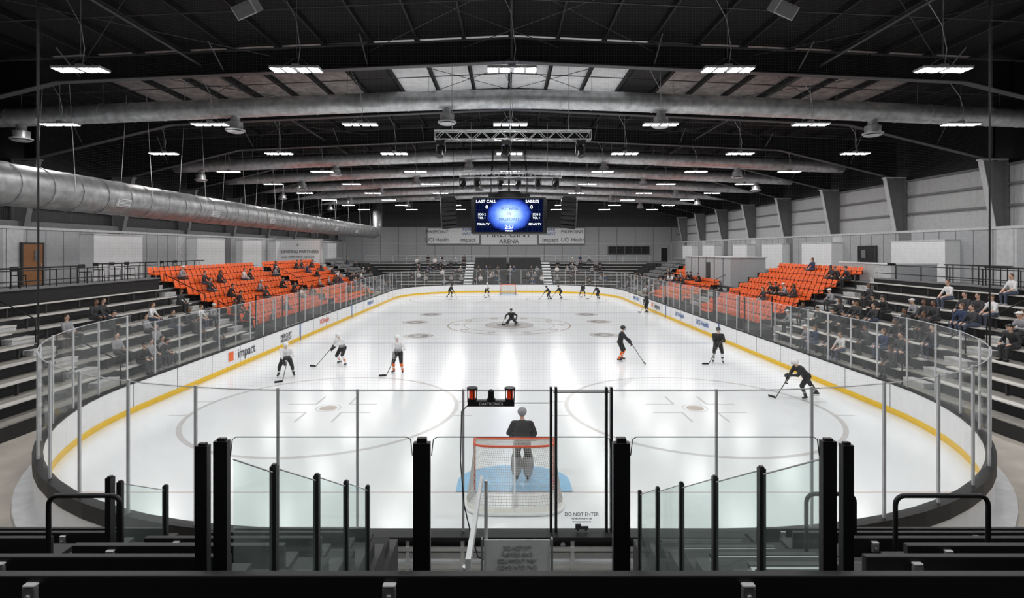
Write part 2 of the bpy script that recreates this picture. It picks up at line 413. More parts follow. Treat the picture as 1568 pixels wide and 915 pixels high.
# ------------------------------------------------------------------ ice + markings
mb=MB('ice_rink'); P=rink(.02)
mb.raw([(x,y,0) for x,y in P]+[(x,y,-.03) for x,y in P],[tuple(range(len(P)))],M_ice)
Z=.003
def hline(y,w,m,z=Z):
    xx=W if Y0+R<y<Y1-R else (W-R)+math.sqrt(max(0,R*R-(R-min(y-Y0,Y1-y))**2))
    mb.bx(-xx+.02,xx-.02,y-w/2,y+w/2,-.01,z,m)
hline(GN,.05,M_mkr);hline(GF,.05,M_mkr);hline(YC-7.62,.28,M_mkbl);hline(YC+7.62,.28,M_mkbl);hline(YC,.28,M_mkr)
for gy,s in((GN,1),(GF,-1)):
    pts=[]
    for i in range(21):
        a=math.radians(180*i/20); pts.append((1.35*math.cos(a),gy+s*(.6+.95*math.sin(a))))
    mb.raw([(1.35,gy,Z)]+[(x,y,Z) for x,y in pts]+[(-1.35,gy,Z)],[tuple(range(23))],M_mkb)
    for sx in(-1,1):
        cx,cy=sx*6.45,gy+s*6.5
        mb.ring((cx,cy),4.42,4.57,Z,M_mk); mb.ring((cx,cy),0,.3,Z+.002,M_mkt,24)
        mb.ring((cx,cy),.40,.44,Z,M_mk,24)
        for hx in(-1,1):
            for hy in(-1,1):
                mb.bx(cx+hx*.6-(1.0 if hx<0 else 0),cx+hx*.6+(1.0 if hx>0 else 0),cy+hy*.5-.04,cy+hy*.5+.04,0,Z,M_mk)
                mb.bx(cx+hx*.6-.04,cx+hx*.6+.04,cy+hy*.5-(1.0 if hy<0 else 0),cy+hy*.5+(1.0 if hy>0 else 0),0,Z,M_mk)
            for hy in(-.8,.8): mb.bx(cx+hx*4.5-(.6 if hx<0 else 0),cx+hx*4.5+(.6 if hx>0 else 0),cy+hy-.03,cy+hy+.03,0,Z,M_mk)
mb.ring((0,YC),4.45,4.57,Z+.003,M_mkt); mb.ring((0,YC),0,1.7,Z+.003,M_mk,48); mb.ring((0,YC),1.7,1.8,Z+.004,M_mkt,48); mb.ring((0,YC),3.3,3.36,Z+.003,M_mkt,48)
mb.ring((0,YC),.35,1.0,Z+.005,M_mkd,7)
for i in range(10):
    a=i*.628; mb.ring((3.9*math.cos(a),YC+3.9*math.sin(a)),.15,.3,Z+.004,M_mkt,9)
for x,y in((-7.2,YC+1.5),(-5.9,YC-5),(7,YC+1.9),(6.2,YC-4.6),(-6.7,YC+6.5),(6.7,YC+6.5)):
    mb.ring((x,y),0,.95,Z,M_mk,32); mb.ring((x,y),.3,.7,Z+.002,M_mkd,7); mb.ring((x,y),.9,.97,Z+.001,M_mkt,32)
mb.obj()
# ------------------------------------------------------------------ boards
mb=MB('rink_dasher_boards')
sweep(mb,[((-.012,0),(-.012,.2),M_yel),((-.012,.2),(0,.2),M_yel),((0,.2),(0,1.0),M_white),((0,1.0),(-.02,1.0),M_black),((-.02,1.0),(-.02,1.05),M_black),
 ((-.02,1.05),(.17,1.05),M_black),((.17,1.05),(.17,.76),M_black),((.17,.76),(.14,.76),M_black),((.14,.76),(.14,.12),M_white),((.14,.12),(.5,.1),M_lg),((.5,.1),(.5,-.03),M_lg)])
for i in range(-4,5):
    x=i*.87; mb.bx(x-.03,x+.03,Y0-.22,Y0-.13,0,1.0,M_alu)
for z in(.25,.55,.82): mb.bx(-3.4,3.4,Y0-.24,Y0-.14,z,z+.06,M_alu)
mb.bx(-3.6,3.6,Y0-.28,Y0-.1,1.0,1.06,M_black)
for s in(-1,1):
    for y in np.arange(Y0+R,Y1-R,2.44): mb.bx(min(s*(W-.006),s*W),max(s*(W-.006),s*W),y-.012,y+.012,.2,1.0,M_mid)
    for y in (33,44): mb.bx(min(s*(W-.03),s*W),max(s*(W-.03),s*W),y-.05,y+.05,0,1.04,M_blue)
boards=mb.obj()
LB=(90,0,90);RB=(90,0,-90)
def ad(side,y,body,size,m=M_text):
    text(body,(side*(W-.02),y,.62),size,LB if side<0 else RB,m,boards)
def sq(side,y,m,h=.42):
    o=MB('ad_square'); x=side*(W-.012); o.bx(min(x,x-side*.01),max(x,x-side*.01),y,y+h,.42,.42+h,m); o.obj(parent=boards)
ad(-1,26.2,'impact',.66); sq(-1,24.5,M_orange)
ad(-1,30.9,'MERCURY',.34);text('BROADCAST',(-W+.02,30.9,.38),.25,LB,M_text,boards); ad(-1,37.4,'UCHealth',.46,M_red);ad(-1,50,'PINNACLE',.46,M_blue)
ad(1,40.5,'UCI Health',.46,M_blue); ad(1,35.8,'UCI Health',.5,M_blue); ad(1,46.5,'impact',.6); sq(1,47.9,M_orange)
ad(1,54,'PARK WEST',.5,M_blue)
# ------------------------------------------------------------------ rink glass + stanchions
P=rink(.08); n=len(P)
mb=MB('rink_glass'); mp=MB('rink_glass_stanchions')
acc=0
def ztop(y): return 3.32 if y<Y0+R+.5 else 2.95
for i in range(n):
    a,b=P[i],P[(i+1)%n]
    ym=(a[1]+b[1])/2; zt=ztop(ym)
    mb.quad((a[0],a[1],1.05),(b[0],b[1],1.05),(b[0],b[1],zt),(a[0],a[1],zt),M_glass)
    mp.cyl((a[0],a[1],zt),(b[0],b[1],zt),.01,M_stan,n=5,caps=False)
    Ld=math.dist(a,b)
    near=abs(b[1]-a[1])<.01 and a[1]<Y0+1
    t=1.45-acc
    while t<=Ld:
        x=a[0]+(b[0]-a[0])*t/Ld; y=a[1]+(b[1]-a[1])*t/Ld
        w_=.02 if y<Y0+R else .022
        if not(near): mp.bx(x-w_,x+w_,y-w_,y+w_,1.02,zt+.03,M_stan)
        t+=1.45
    acc=Ld-(t-1.45)
yn=Y0-.08
for x in(-2.57,-.87,3.2): mp.bx(x-.018,x+.018,yn-.018,yn+.018,1.02,3.34,M_stan)
for x in(.54,.62,1.43,1.51): mp.bx(x-.02,x+.02,yn-.035,yn+.035,.1,3.37,M_blk2)
mp.bx(.58,1.48,yn-.02,yn+.02,3.285,3.295,M_blk2); mp.bx(.55,1.5,yn-.12,yn-.04,.98,1.04,M_black); mp.cyl((.72,yn-.12,.9),(.72,yn-.02,.9),.04,M_alu,n=8)
mb.obj(); st=mp.obj()
text('DO NOT ENTER',(1.03,yn-.03,1.34),.075,(90,0,0),M_text,st); text('ICE RESURFACER IN USE',(1.03,yn-.03,1.27),.03,(90,0,0),M_text,st)
text('STAY CLEAR OF GATE',(1.03,yn-.03,1.22),.03,(90,0,0),M_text,st)
s=MB('ice_resurfacer_icon'); s.bx(.93,1.14,yn-.03,yn-.025,1.10,1.15,M_text); s.bx(.93,1.02,yn-.03,yn-.025,1.15,1.185,M_text)
for x in(.97,1.1): s.cyl((x,yn-.035,1.095),(x,yn-.02,1.095),.02,M_text,n=12)
s.obj(parent=st)
# goal light unit
mb=MB('goal_light_unit'); gx=-.42; G=.06
mb.bx(gx-.37,gx+.37,yn-.14,yn-.02,3.04+G,3.12+G,M_blk2)
for dx,m in((-.3,M_beacon),(0,M_blk2),(.3,M_beacon)):
    mb.cyl((gx+dx,yn-.08,3.11+G),(gx+dx,yn-.08,3.15+G),.07,M_blk2,n=16)
    mb.cyl((gx+dx,yn-.08,3.15+G),(gx+dx,yn-.08,3.26+G),.05,m,n=16); mb.ell((gx+dx,yn-.08,3.26+G),(.05,.05,.04),m)
    if dx:
        for a in range(4):
            c,s_=math.cos(a*math.pi/2+.4)*.075,math.sin(a*math.pi/2+.4)*.075
            mb.cyl((gx+dx+c,yn-.08+s_,3.1+G),(gx+dx+c,yn-.08+s_,3.31+G),.009,M_blk2,n=6)
        mb.cyl((gx+dx,yn-.08,3.30+G),(gx+dx,yn-.08,3.325+G),.088,M_blk2,n=16)
mb.tube([(gx-.37,yn-.08,3.1),(gx-.47,yn-.06,3.0),(gx-.49,yn-.05,2.2),(gx-.43,yn-.06,1.5),(gx-.33,yn-.1,1.1),(gx-.2,yn-.2,.75),(gx+.2,yn-.25,.62),(gx+.45,yn-.25,.8)],.010,M_black,n=6)
mb.cyl((gx+.37,yn-.05,3.13),(gx+.93,yn-.05,3.13),.008,M_black,n=5)
g=mb.obj(); text('DAKTRONICS',(gx,yn-.145,3.08+G),.06,(90,0,0),M_white,g)
# netting
mb=MB('safety_netting')
def netmat():
    m=bpy.data.materials.new('netting_cord'); m.use_nodes=True; nt=m.node_tree; nt.nodes.clear()
    out=nt.nodes.new('ShaderNodeOutputMaterial'); tr=nt.nodes.new('ShaderNodeBsdfTransparent'); df=nt.nodes.new('ShaderNodeBsdfDiffuse'); df.inputs[0].default_value=(.22,.22,.22,1)
    uv=nt.nodes.new('ShaderNodeUVMap'); sp=nt.nodes.new('ShaderNodeSeparateXYZ'); nt.links.new(uv.outputs[0],sp.inputs[0])
    fs=[]
    for k in(0,1):
        f=nt.nodes.new('ShaderNodeMath'); f.operation='FRACT'; nt.links.new(sp.outputs[k],f.inputs[0])
        c=nt.nodes.new('ShaderNodeMath'); c.operation='LESS_THAN'; c.inputs[1].default_value=.016; nt.links.new(f.outputs[0],c.inputs[0]); fs.append(c)
    mx=nt.nodes.new('ShaderNodeMath'); mx.operation='MAXIMUM'; nt.links.new(fs[0].outputs[0],mx.inputs[0]); nt.links.new(fs[1].outputs[0],mx.inputs[1])
    ms=nt.nodes.new('ShaderNodeMixShader'); nt.links.new(mx.outputs[0],ms.inputs[0]); nt.links.new(tr.outputs[0],ms.inputs[1]); nt.links.new(df.outputs[0],ms.inputs[2]); nt.links.new(ms.outputs[0],out.inputs[0]); return m
M_net=netmat()
NP=[p for p in rink(.1)]
left=[i for i in range(n) if NP[i][1]<Y0+4.4]
left.sort(key=lambda i: math.atan2(NP[i][0],-(NP[i][1]-Y0-R)))
pp=[NP[i] for i in left]; NZ=12.6
V=[];F=[];UV=[];acc=0
for i,p in enumerate(pp):
    if i: acc+=math.dist(pp[i-1],p)
    V+=[(p[0],p[1],3.3),(p[0],p[1],NZ)]; UV+=[(acc/.045,0),(acc/.045,(NZ-3.3)/.045)]
for i in range(len(pp)-1): F.append((2*i,2*i+2,2*i+3,2*i+1))
mb.raw(V,F,M_net); no=mb.obj(); me=no.data; ul=me.uv_layers.new(name='UVMap')
for l in me.loops: ul.data[l.index].uv=UV[l.vertex_index]
mb=MB('netting_cables')
mb.tube([(x,y,NZ) for x,y in pp],.015,M_black,n=6)
for e in(pp[0],pp[-1]): mb.cyl((e[0],e[1],3.2),(e[0],e[1],zc(e[0])-.3),.02,M_black,n=6)
for i in range(0,len(pp),4): mb.cyl((pp[i][0],pp[i][1],NZ),(pp[i][0],pp[i][1],zc(pp[i][0])-.1),.01,M_black,n=4)
mb.obj(parent=no)
# ------------------------------------------------------------------ hockey goals
def goal(y,s):
    root=bpy.data.objects.new('hockey_goal',None); COL.objects.link(root); root.location=(0,y,0.01); root.rotation_euler=(0,0,0 if s>0 else math.pi)
    mb=MB('frame')
    r=.03
    mb.tube([(-.915,0,0),(-.915,0,1.18),(-.87,0,1.22),(.87,0,1.22),(.915,0,1.18),(.915,0,0)],r,M_red,n=10)
    def curve(hw,dep,z,k=16):
        P=[(-.915,0,z)]
        for i in range(k+1):
            a=math.pi*i/k; P.append((-hw*abs(math.cos(a))**.55*(1 if math.cos(a)>0 else -1),-dep*.45-dep*.55*math.sin(a)**.6,z))
        return P+[(.915,0,z)]
    top=curve(.9,.5,1.22); bot=curve(1.06,1.12,.03)
    mb.tube(top,.028,M_red,n=8); mb.tube(bot,.04,M_white,n=8); mb.tube([(0,0,.03),(0,-1.1,.03)],.02,M_white)
    mb.tube([top[9],V3(top[9]).lerp(V3(bot[9]),.5),bot[9]],.018,M_white)
    sk=[];N0=len(bot)
    for z,o in((.03,.0),(.16,-.03)):
        for p in bot: sk.append((p[0]*(1+o*.3),p[1]*(1+o),z))
    mb.raw(sk,[(i,i+1,N0+i+1,N0+i) for i in range(N0-1)],M_netw,True)
    mb.obj(parent=root)
    nb=MB('net')
    def res(P,N):
        P=[V3(p) for p in P]; ls=[0]
        for a,b in zip(P,P[1:]): ls.append(ls[-1]+(b-a).length)
        out=[]
        for i in range(N+1):
            t=ls[-1]*i/N; j=max(k for k in range(len(ls)) if ls[k]<=t+1e-9); j=min(j,len(P)-2)
            out.append(P[j].lerp(P[j+1],(t-ls[j])/(ls[j+1]-ls[j]) if ls[j+1]>ls[j] else 0))
        return out
    N=64;Mv=26; T=res(top,N);B=res(bot,N); V=[];F=[]
    for j in range(Mv+1):
        t=j/Mv
        for i in range(N+1):
            p=T[i].lerp(B[i],t); p.y+= .12*math.sin(math.pi*t)*min(1,-p.y*2); V.append(p)
    for j in range(Mv):
        for i in range(N): F.append((j*(N+1)+i,j*(N+1)+i+1,(j+1)*(N+1)+i+1,(j+1)*(N+1)+i))
    o=len(V)
    K=9
    for j in range(K+1):
        for i in range(N+1):
            x=-.915+1.83*i/N; V.append(V3((x,0,1.22)).lerp(T[i],j/K))
    for j in range(K):
        for i in range(N): F.append((o+j*(N+1)+i,o+j*(N+1)+i+1,o+(j+1)*(N+1)+i+1,o+(j+1)*(N+1)+i))
    nb.raw(V,F,mat('net_cord_grey',(.58,.55,.52),.8)); oo=nb.obj(parent=root); w=oo.modifiers.new('w','WIREFRAME'); w.thickness=.010; w.use_even_offset=False
goal(GN,1); goal(GF,-1)
# ------------------------------------------------------------------ side stands
TR,RI,SX,SZ=.8,.4,14.8,.45
NR=9
SEC=30.9
AIS=(19.65,SEC+.02,46.0,62.2)
def rz(r): return SZ+RI*r
def rx(r): return SX+TR*r
def seatmesh():
    mb=MB('seat')
    mb.bx(-.22,.22,-.18,.22,.40,.45,M_orange)
    mb.bx(-.22,.22,.18,.24,.37,.44,M_orange)
    cols=6
    V=[]
    for j,(z,yb) in enumerate(((.42,-.17),(.6,-.22),(.78,-.27),(.85,-.28))):
        hw=.22 if j<3 else .17
        for i in range(cols+1):
            t=i/cols*2-1; V.append((t*hw,yb+.05*t*t,z))
    nn=len(V); V+=[(x,y-.035,z) for x,y,z in V]
    F=[]
    for j in range(3):
        for i in range(cols):
            a=j*(cols+1)+i; F.append((a,a+1,a+cols+2,a+cols+1)); F.append((nn+a,nn+a+cols+1,nn+a+cols+2,nn+a+1))
    for i in range(cols): a=3*(cols+1)+i; F.append((a,a+1,nn+a+1,nn+a))
    for j in range(3):
        a=j*(cols+1); F.append((a,a+cols+1,nn+a+cols+1,nn+a)); a+=cols; F.append((a,nn+a,nn+a+cols+1,a+cols+1))
    mb.raw(V,F,M_orange,True)
    mb.bx(-.03,.03,-.15,.1,0,.4,M_blk2); mb.bx(-.26,-.225,-.2,.15,.58,.61,M_blk2); mb.bx(-.26,-.225,-.2,-.15,.4,.6,M_blk2)
    return mb
SM=seatmesh()
def seats(name,s,ya,yb,r0,r1,mr=None):
    mb=MB(name); cnt=int((yb-ya)/.54)
    Vn=np.array(SM.V)
    rot=np.array([[0,1,0],[-1,0,0],[0,0,1]]) if s<0 else np.array([[0,-1,0],[1,0,0],[0,0,1]])
    Vr=Vn@rot.T
    mb.mats=list(SM.mats) if mr is None else [mr if m is M_orange else m for m in SM.mats]
    VV=[];k=0;nv=len(Vn)
    for r in range(r0,r1):
        for i in range(cnt):
            VV.append(Vr+np.array((s*(rx(r)+.47),ya+.27+.54*i,rz(r))))
            o=k*nv; mb.F.extend([[a+o for a in f] for f in SM.F]); mb.M.extend(SM.M); mb.S.extend(SM.S); k+=1
    mb.V=np.concatenate(VV).tolist(); return mb.obj()
def stand(s):
    mb=MB('grandstand')
    def B(xa,xb,ya,yb,za,zb_,m):
        a,b=sorted((s*xa,s*xb)); mb.bx(a,b,ya,yb,za,zb_,m)
    top=(6 if s<0 else 7)
    for r in range(NR):
        y0=11.5
        if r>top: y0=SEC
        B(rx(r),rx(r+1),y0,72,-.02,rz(r)-.04,M_riser)
        if r<=top: B(rx(r)-.02,rx(r)+.62,y0,SEC,rz(r)-.04,rz(r),M_tread)
        B(rx(r)-.02,rx(r)+.8,SEC,72,rz(r)-.04,rz(r),M_mid)
        if r<=top:
            for (a,b) in((11.5,19.6),(20.8,SEC-.1)):
                B(rx(r)+.34,rx(r)+.62,a,b,rz(r)+.41,rz(r)+.45,M_plank)
                for y in np.arange(a+.4,b,1.8): B(rx(r)+.42,rx(r)+.5,y-.03,y+.03,rz(r),rz(r)+.41,M_dk)
    for ya in AIS:
        for r in range(NR):
            if ya<29 and r>6: continue
            B(rx(r)+.4,rx(r)+.82,ya,ya+1.05,rz(r),rz(r)+.2,M_lg)
            B(rx(r)+.38,rx(r)+.42,ya,ya+1.05,rz(r)+.15,rz(r)+.21,M_plank)
        for r0,r1 in((0,3),(4,7)):
            pts=[(s*rx(r0),ya+.55,rz(r0)),(s*rx(r0),ya+.55,rz(r0)+.9),(s*rx(r1),ya+.55,rz(r1)+.9),(s*rx(r1),ya+.55,rz(r1))]
            mb.tube(pts,.025,M_blk2,n=6)
    xe=rx(7) if s<0 else rx(8)
    B(xe,WI-.02,-8.4,SEC,-.02,3.6,M_dk); B(xe,WI-.02,-8.4,SEC,3.6,3.65,M_mid)
    B(rx(9),WI-.02,SEC,87.9,-.02,3.6,M_dk); B(rx(9),WI-.02,SEC,87.9,3.6,3.65,M_mid)
    B(xe-.1,xe,11.5,SEC,2.4,3.9,M_black); B(xe-.2,xe+.35,11.5,SEC,3.9,3.96,M_mid)
    for z in(4.25,4.7): mb.cyl((s*xe,11.5,z),(s*xe,SEC,z),.025,M_blk2,n=6)
    for y in np.arange(11.5,SEC+.1,1.78): mb.cyl((s*xe,y,3.9),(s*xe,y,4.72),.025,M_blk2,n=6)
    return mb.obj()
stand(-1); stand(1)
seats('orange_seat_section',-1,32.2,45.9,0,9); seats('orange_seat_section',-1,47.3,60.2,0,9)
seats('orange_seat_section',1,33.0,43.6,0,9); seats('orange_seat_section',1,47.3,58,0,5); seats('orange_seat_section',1,57.5,62,5,9)
seats('grey_seat_section',-1,63.5,71,0,9,M_mid); seats('grey_seat_section',1,63.5,71,0,9,M_mid)
mb=MB('press_box'); mb.bx(18.9,21.9,45.5,57,2.4,4.85,M_wallg); mb.bx(18.8,22.0,45.4,57.1,4.85,4.95,M_lg)
for y in range(47,57,2): mb.bx(18.85,18.9,y-.02,y+.02,2.4,4.85,M_mid)
mb.bx(18.86,18.9,50,51,2.5,4.4,M_dk); mb.obj()
mb=MB('half_wall_enclosure'); mb.bx(22.3,22.5,31.2,36,3.66,4.7,M_lg); mb.bx(22.5,25,31.2,31.4,3.66,4.7,M_wallg); mb.bx(22.25,25.05,31.15,31.45,4.7,4.78,M_white); mb.bx(22.25,22.55,31.15,36.05,4.7,4.78,M_white); mb.obj()
mb=MB('partners_sign_wall'); mb.bx(-26.5,-21.3,60.5,60.8,3.66,6.7,M_wallw); mb.bx(-26.5,-21.2,60.45,60.85,6.7,6.8,M_lg); mb.bx(-21.3,-21.15,60.4,60.9,3.66,6.8,M_lg)
mb.bx(-27.9,-26.5,60.5,60.8,6.9,6.95,M_lg)
sg=mb.obj(); text('FOUNDING PARTNERS',(-23.9,60.45,5.35),.47,(90,0,0),M_text,sg); text('impact  PARK WEST  UCHealth',(-23.9,60.45,4.75),.3,(90,0,0),M_text,sg)
text('III',(-23.9,60.45,6.1),.45,(90,0,0),M_text,sg)
def drinkrail(s,x,ya,yb):
    mb=MB('drink_rail_table')
    a,b=sorted((s*x,s*(x+.5))); mb.bx(a,b,ya,yb,4.72,4.78,M_blk2)
    for y in np.arange(ya+.2,yb,1.6):
        for xx in(a+.08,b-.08): mb.cyl((xx,y,3.65),(xx,y,4.72),.025,M_blk2,n=6)
    mb.cyl((s*(x+.25),ya,3.95),(s*(x+.25),yb,3.95),.02,M_blk2,n=6); mb.obj()
def chair(x,y,r):
    mb=MB('bar_stool')
    for a in(-.18,.18):
        for b in(-.18,.18): mb.cyl((a*1.15,b*1.15,0),(a,b,.72),.016,M_blk2,n=6)
    mb.bx(-.2,.2,-.2,.2,.72,.76,M_blk2); mb.bx(-.2,.2,-.22,-.18,.95,1.15,M_blk2)
    for a in(-.18,.18): mb.cyl((a,-.2,.74),(a,-.2,1.1),.014,M_blk2,n=6)
    for a in(-.19,.19): mb.cyl((a,-.19,.3),(a,.19,.3),.012,M_blk2,n=5)
    mb.obj(loc=(x,y,3.65),rz=r)
drinkrail(-1,23.4,31,35.5); drinkrail(-1,23.4,37,41); drinkrail(1,22.2,20,25); drinkrail(1,24,26,29.5); drinkrail(-1,21.5,20,27)
for y in(31.7,33,34.3,37.8,39.3): chair(-24.4,y,-1.57)
for y in(21,22.4,23.8): chair(23.3,y,1.57)
for y in(22,24.5,28.4): chair(-22.6,y,-1.57)
# player / penalty boxes
def box(s,ya,yb,name):
    mb=MB(name)
    x0,x1=W+.25,SX-.05
    def B(xa,xb,a,b,za,zb_,m): p,q=sorted((s*xa,s*xb)); mb.bx(p,q,a,b,za,zb_,m)
    B(x1-.06,x1,ya,yb,0,1.15,M_dk); B(x0,x1,ya,yb,0,.12,M_rubber); B(x1-.45,x1-.15,ya+.2,yb-.2,.5,.56,M_plank)
    B(x1-.08,x1+.02,ya,yb,1.15,1.2,M_black)
    k=max(2,int((yb-ya)/4.4))
    for i in range(k+1):
        y=ya+(yb-ya)*i/k
        B(x0,x1,y-.04,y+.04,0,1.1,M_dk)
        mb.quad((s*x0,y,1.1),(s*x1,y,1.1),(s*x1,y,2.9),(s*x0,y,2.9),M_glass)
        for xx in(x0,x1): B(xx-.03,xx+.03,y-.03,y+.03,0,2.95,M_black)
        B(x0,x1,y-.02,y+.02,2.9,2.94,M_black)
    for y in np.arange(ya,yb,2.2): B(x1-.05,x1,y-.02,y+.02,1.2,2.5,M_alu)
    mb.quad((s*x1,ya,1.2),(s*x1,yb,1.2),(s*x1,yb,2.5),(s*x1,ya,2.5),M_glass)
    mb.obj()
box(-1,31,44,'penalty_box_enclosure'); box(1,30,38.5,'players_bench_enclosure'); box(1,41,50,'players_bench_enclosure')
# ------------------------------------------------------------------ far end stand
mb=MB('far_end_grandstand')
for r in range(9):
    ya=71.6+.8*r; z=.45+.38*r
    mb.bx(-14,14,ya,ya+.8,0,z,M_riser); mb.bx(-14,14,ya,ya+.45,z,z+.03,M_mid)
    for a,b in((-14,-6.2),(6.2,14)): mb.bx(a,b,ya+.35,ya+.62,z+.42,z+.46,M_plank if r<4 else M_lg)
    for a,b in((-4.8,-.2),(.2,4.8)): mb.bx(a,b,ya+.35,ya+.65,z+.4,z+.48,M_dk); mb.bx(a,b,ya+.65,ya+.7,z+.4,z+.9,M_dk)
    for a in(-6.1,4.9):
        mb.bx(a,a+1.2,ya,ya+.4,z,z+.05,M_white); mb.bx(a,a+1.2,ya+.4,ya+.8,z,z+.22,M_white)
mb.bx(-21.9,21.9,78.8,87.9,0,3.6,M_dk); mb.bx(-21.9,21.9,78.8,87.9,3.6,3.65,M_mid)
for z in(4.2,4.7): mb.cyl((-21,78.9,z),(21,78.9,z),.03,M_alu,n=6)
for x in range(-21,22,2): mb.cyl((x,78.9,3.6),(x,78.9,4.72),.03,M_alu,n=6)
for sx in(-1,1):
    for r in range(9):
        ya=72.1+.8*r; xo=14+.8+.8*r; z=.45+.38*r-.02
        a,b=sorted((sx*14,sx*xo)); mb.bx(a,b,ya,79,0,z,M_dk); a,b=sorted((sx*14,sx*(xo-.2))); mb.bx(a,b,ya+.3,ya+.6,z+.4,z+.45,M_plank)
mb.obj()
mb=MB('wall_banner_row')
for a,b in((-13.2,-4.7),(-4.4,4.8),(5.1,12.6)):
    mb.bx(a,b,87.75,87.85,6.6 if a!=-4.4 else 6.4,9.1,M_white); mb.bx(a-.06,b+.06,87.8,87.9,6.35,9.2,M_mid)
bn=mb.obj()
for x,z,b,sz,m in((-11.6,8.5,'PIKEPOINT',.75,M_text),(-6.6,8.5,'PARK\nWEST',.7,M_blue),(-11.6,7.2,'UCI Health',.85,M_text),(-6.6,7.2,'impact',1.0,M_text),(7,8.5,'PARK\nWEST',.7,M_blue),(10.6,8.5,'PIKEPOINT',.75,M_text),(7,7.2,'impact',1.0,M_text),(10.7,7.2,'UCI Health',.85,M_text),(.2,8.1,'PIKEPOINT',1.5,M_text),(.2,6.9,'ARENA',1.0,M_text)):
    text(b,(x,87.7,z),sz,(90,0,0),m,bn)
# ------------------------------------------------------------------ scoreboard
def screenmat():
    m=bpy.data.materials.new('led_screen'); m.use_nodes=True; nt=m.node_tree; nt.nodes.clear()
    out=nt.nodes.new('ShaderNodeOutputMaterial'); e=nt.nodes.new('ShaderNodeEmission'); e.inputs[1].default_value=1.6
    tc=nt.nodes.new('ShaderNodeTexCoord')
    sp=nt.nodes.new('ShaderNodeSeparateXYZ'); nt.links.new(tc.outputs['Object'],sp.inputs[0])
    def mth(op,a,b):
        q=nt.nodes.new('ShaderNodeMath'); q.operation=op
        for i,v in enumerate((a,b)):
            if isinstance(v,(int,float)): q.inputs[i].default_value=v
            else: nt.links.new(v,q.inputs[i])
        return q.outputs[0]
    dz=mth('SUBTRACT',sp.outputs[2],8.1); dz=mth('MULTIPLY',dz,1.05); dx=mth('MULTIPLY',sp.outputs[0],.8)
    d=mth('SQRT',mth('ADD',mth('MULTIPLY',dx,dx),mth('MULTIPLY',dz,dz)),0)
    nz=nt.nodes.new('ShaderNodeTexNoise'); nz.inputs['Scale'].default_value=3; nt.links.new(tc.outputs['Object'],nz.inputs[0])
    d=mth('ADD',d,mth('MULTIPLY',nz.outputs[0],.2))
    cr=nt.nodes.new('ShaderNodeValToRGB'); el=cr.color_ramp.elements
    el[0].position=0; el[0].color=(.75,.88,1,1); el[1].position=1; el[1].color=(.001,.003,.02,1)
    for p,c in((.35,(.45,.65,1,1)),(.7,(.08,.18,.75,1)),(.93,(.01,.03,.25,1))):
        q=el.new(p); q.color=c
    mm=mth('MULTIPLY',d,.72); nt.links.new(mm,cr.inputs[0]); nt.links.new(cr.outputs[0],e.inputs[0]); nt.links.new(e.outputs[0],out.inputs[0]); return m
M_scr=screenmat()
mb=MB('center_hung_scoreboard')
z0,z1=6.75,9.3
F8=[(-2.5,38.2),(2.5,38.2),(2.75,38.6),(2.75,41.4),(2.5,41.8),(-2.5,41.8),(-2.75,41.4),(-2.75,38.6)]
V=[(x,y,z0) for x,y in F8]+[(x,y,z1) for x,y in F8]
mb.raw(V,[(i,(i+1)%8,8+(i+1)%8,8+i) for i in range(8)]+[tuple(range(7,-1,-1)),tuple(range(8,16))],M_blk2)
for y,sg2 in((38.18,1),(41.82,-1)):
    a=(-2.4,y,z0+.1);b=(2.4,y,z0+.1);c=(2.4,y,z1-.1);d=(-2.4,y,z1-.1)
    mb.quad(*((a,b,c,d) if sg2>0 else (b,a,d,c)),M_scr)
for x in(-2.76,2.76): mb.quad((x,38.8,z0+.1),(x,41.2,z0+.1),(x,41.2,z1-.1),(x,38.8,z1-.1),M_scr)
mb.bx(-2.6,2.6,38.1,38.2,z0-.05,z0+.05,M_dk); mb.bx(-2.6,2.6,38.1,38.2,z1-.05,z1+.05,M_dk)
mb.bx(-1.5,1.5,38.8,40.9,z1+.05,z1+.35,M_blk2); mb.bx(-.8,.8,39.4,40.4,z1+.35,z1+.6,M_dk)
for x in(-1.4,1.4):
    for y in(38.9,40.8): mb.cyl((x,y,z1),(x*.8,y,zc(1)-.3),.03,M_blk2,n=6)
mb.cyl((0,40,z1+.6),(0,40,zc(0)-.3),.08,M_blk2,n=8)
sc=mb.obj()
for x,z,b,sz in((-1.65,9.02,'LAST CALL',.3),(1.65,9.02,'SABRES',.3),(-1.6,8.62,'0',.36),(1.6,8.62,'0',.36),(-1.95,8.1,'SOG 2',.2),(-1.95,7.85,'TOL 1',.2),(1.95,8.1,'SOG 5',.2),(1.95,7.85,'TOL 1',.2),(-1.85,7.4,'PENALTY',.22),(1.85,7.4,'PENALTY',.22),(0,7.2,'2:57',.38),(0,6.92,'PERIOD',.15)):
    text(b,(x,38.15,z),sz,(90,0,0),M_scrt,sc)
for x,z,b,sz in((0,8.5,'FIRST BANK',.26),(0,8.15,'VS',.3),(0,7.75,'PIKEPOINT',.3)): text(b,(x,38.15,z),sz,(90,0,0),M_blue,sc)
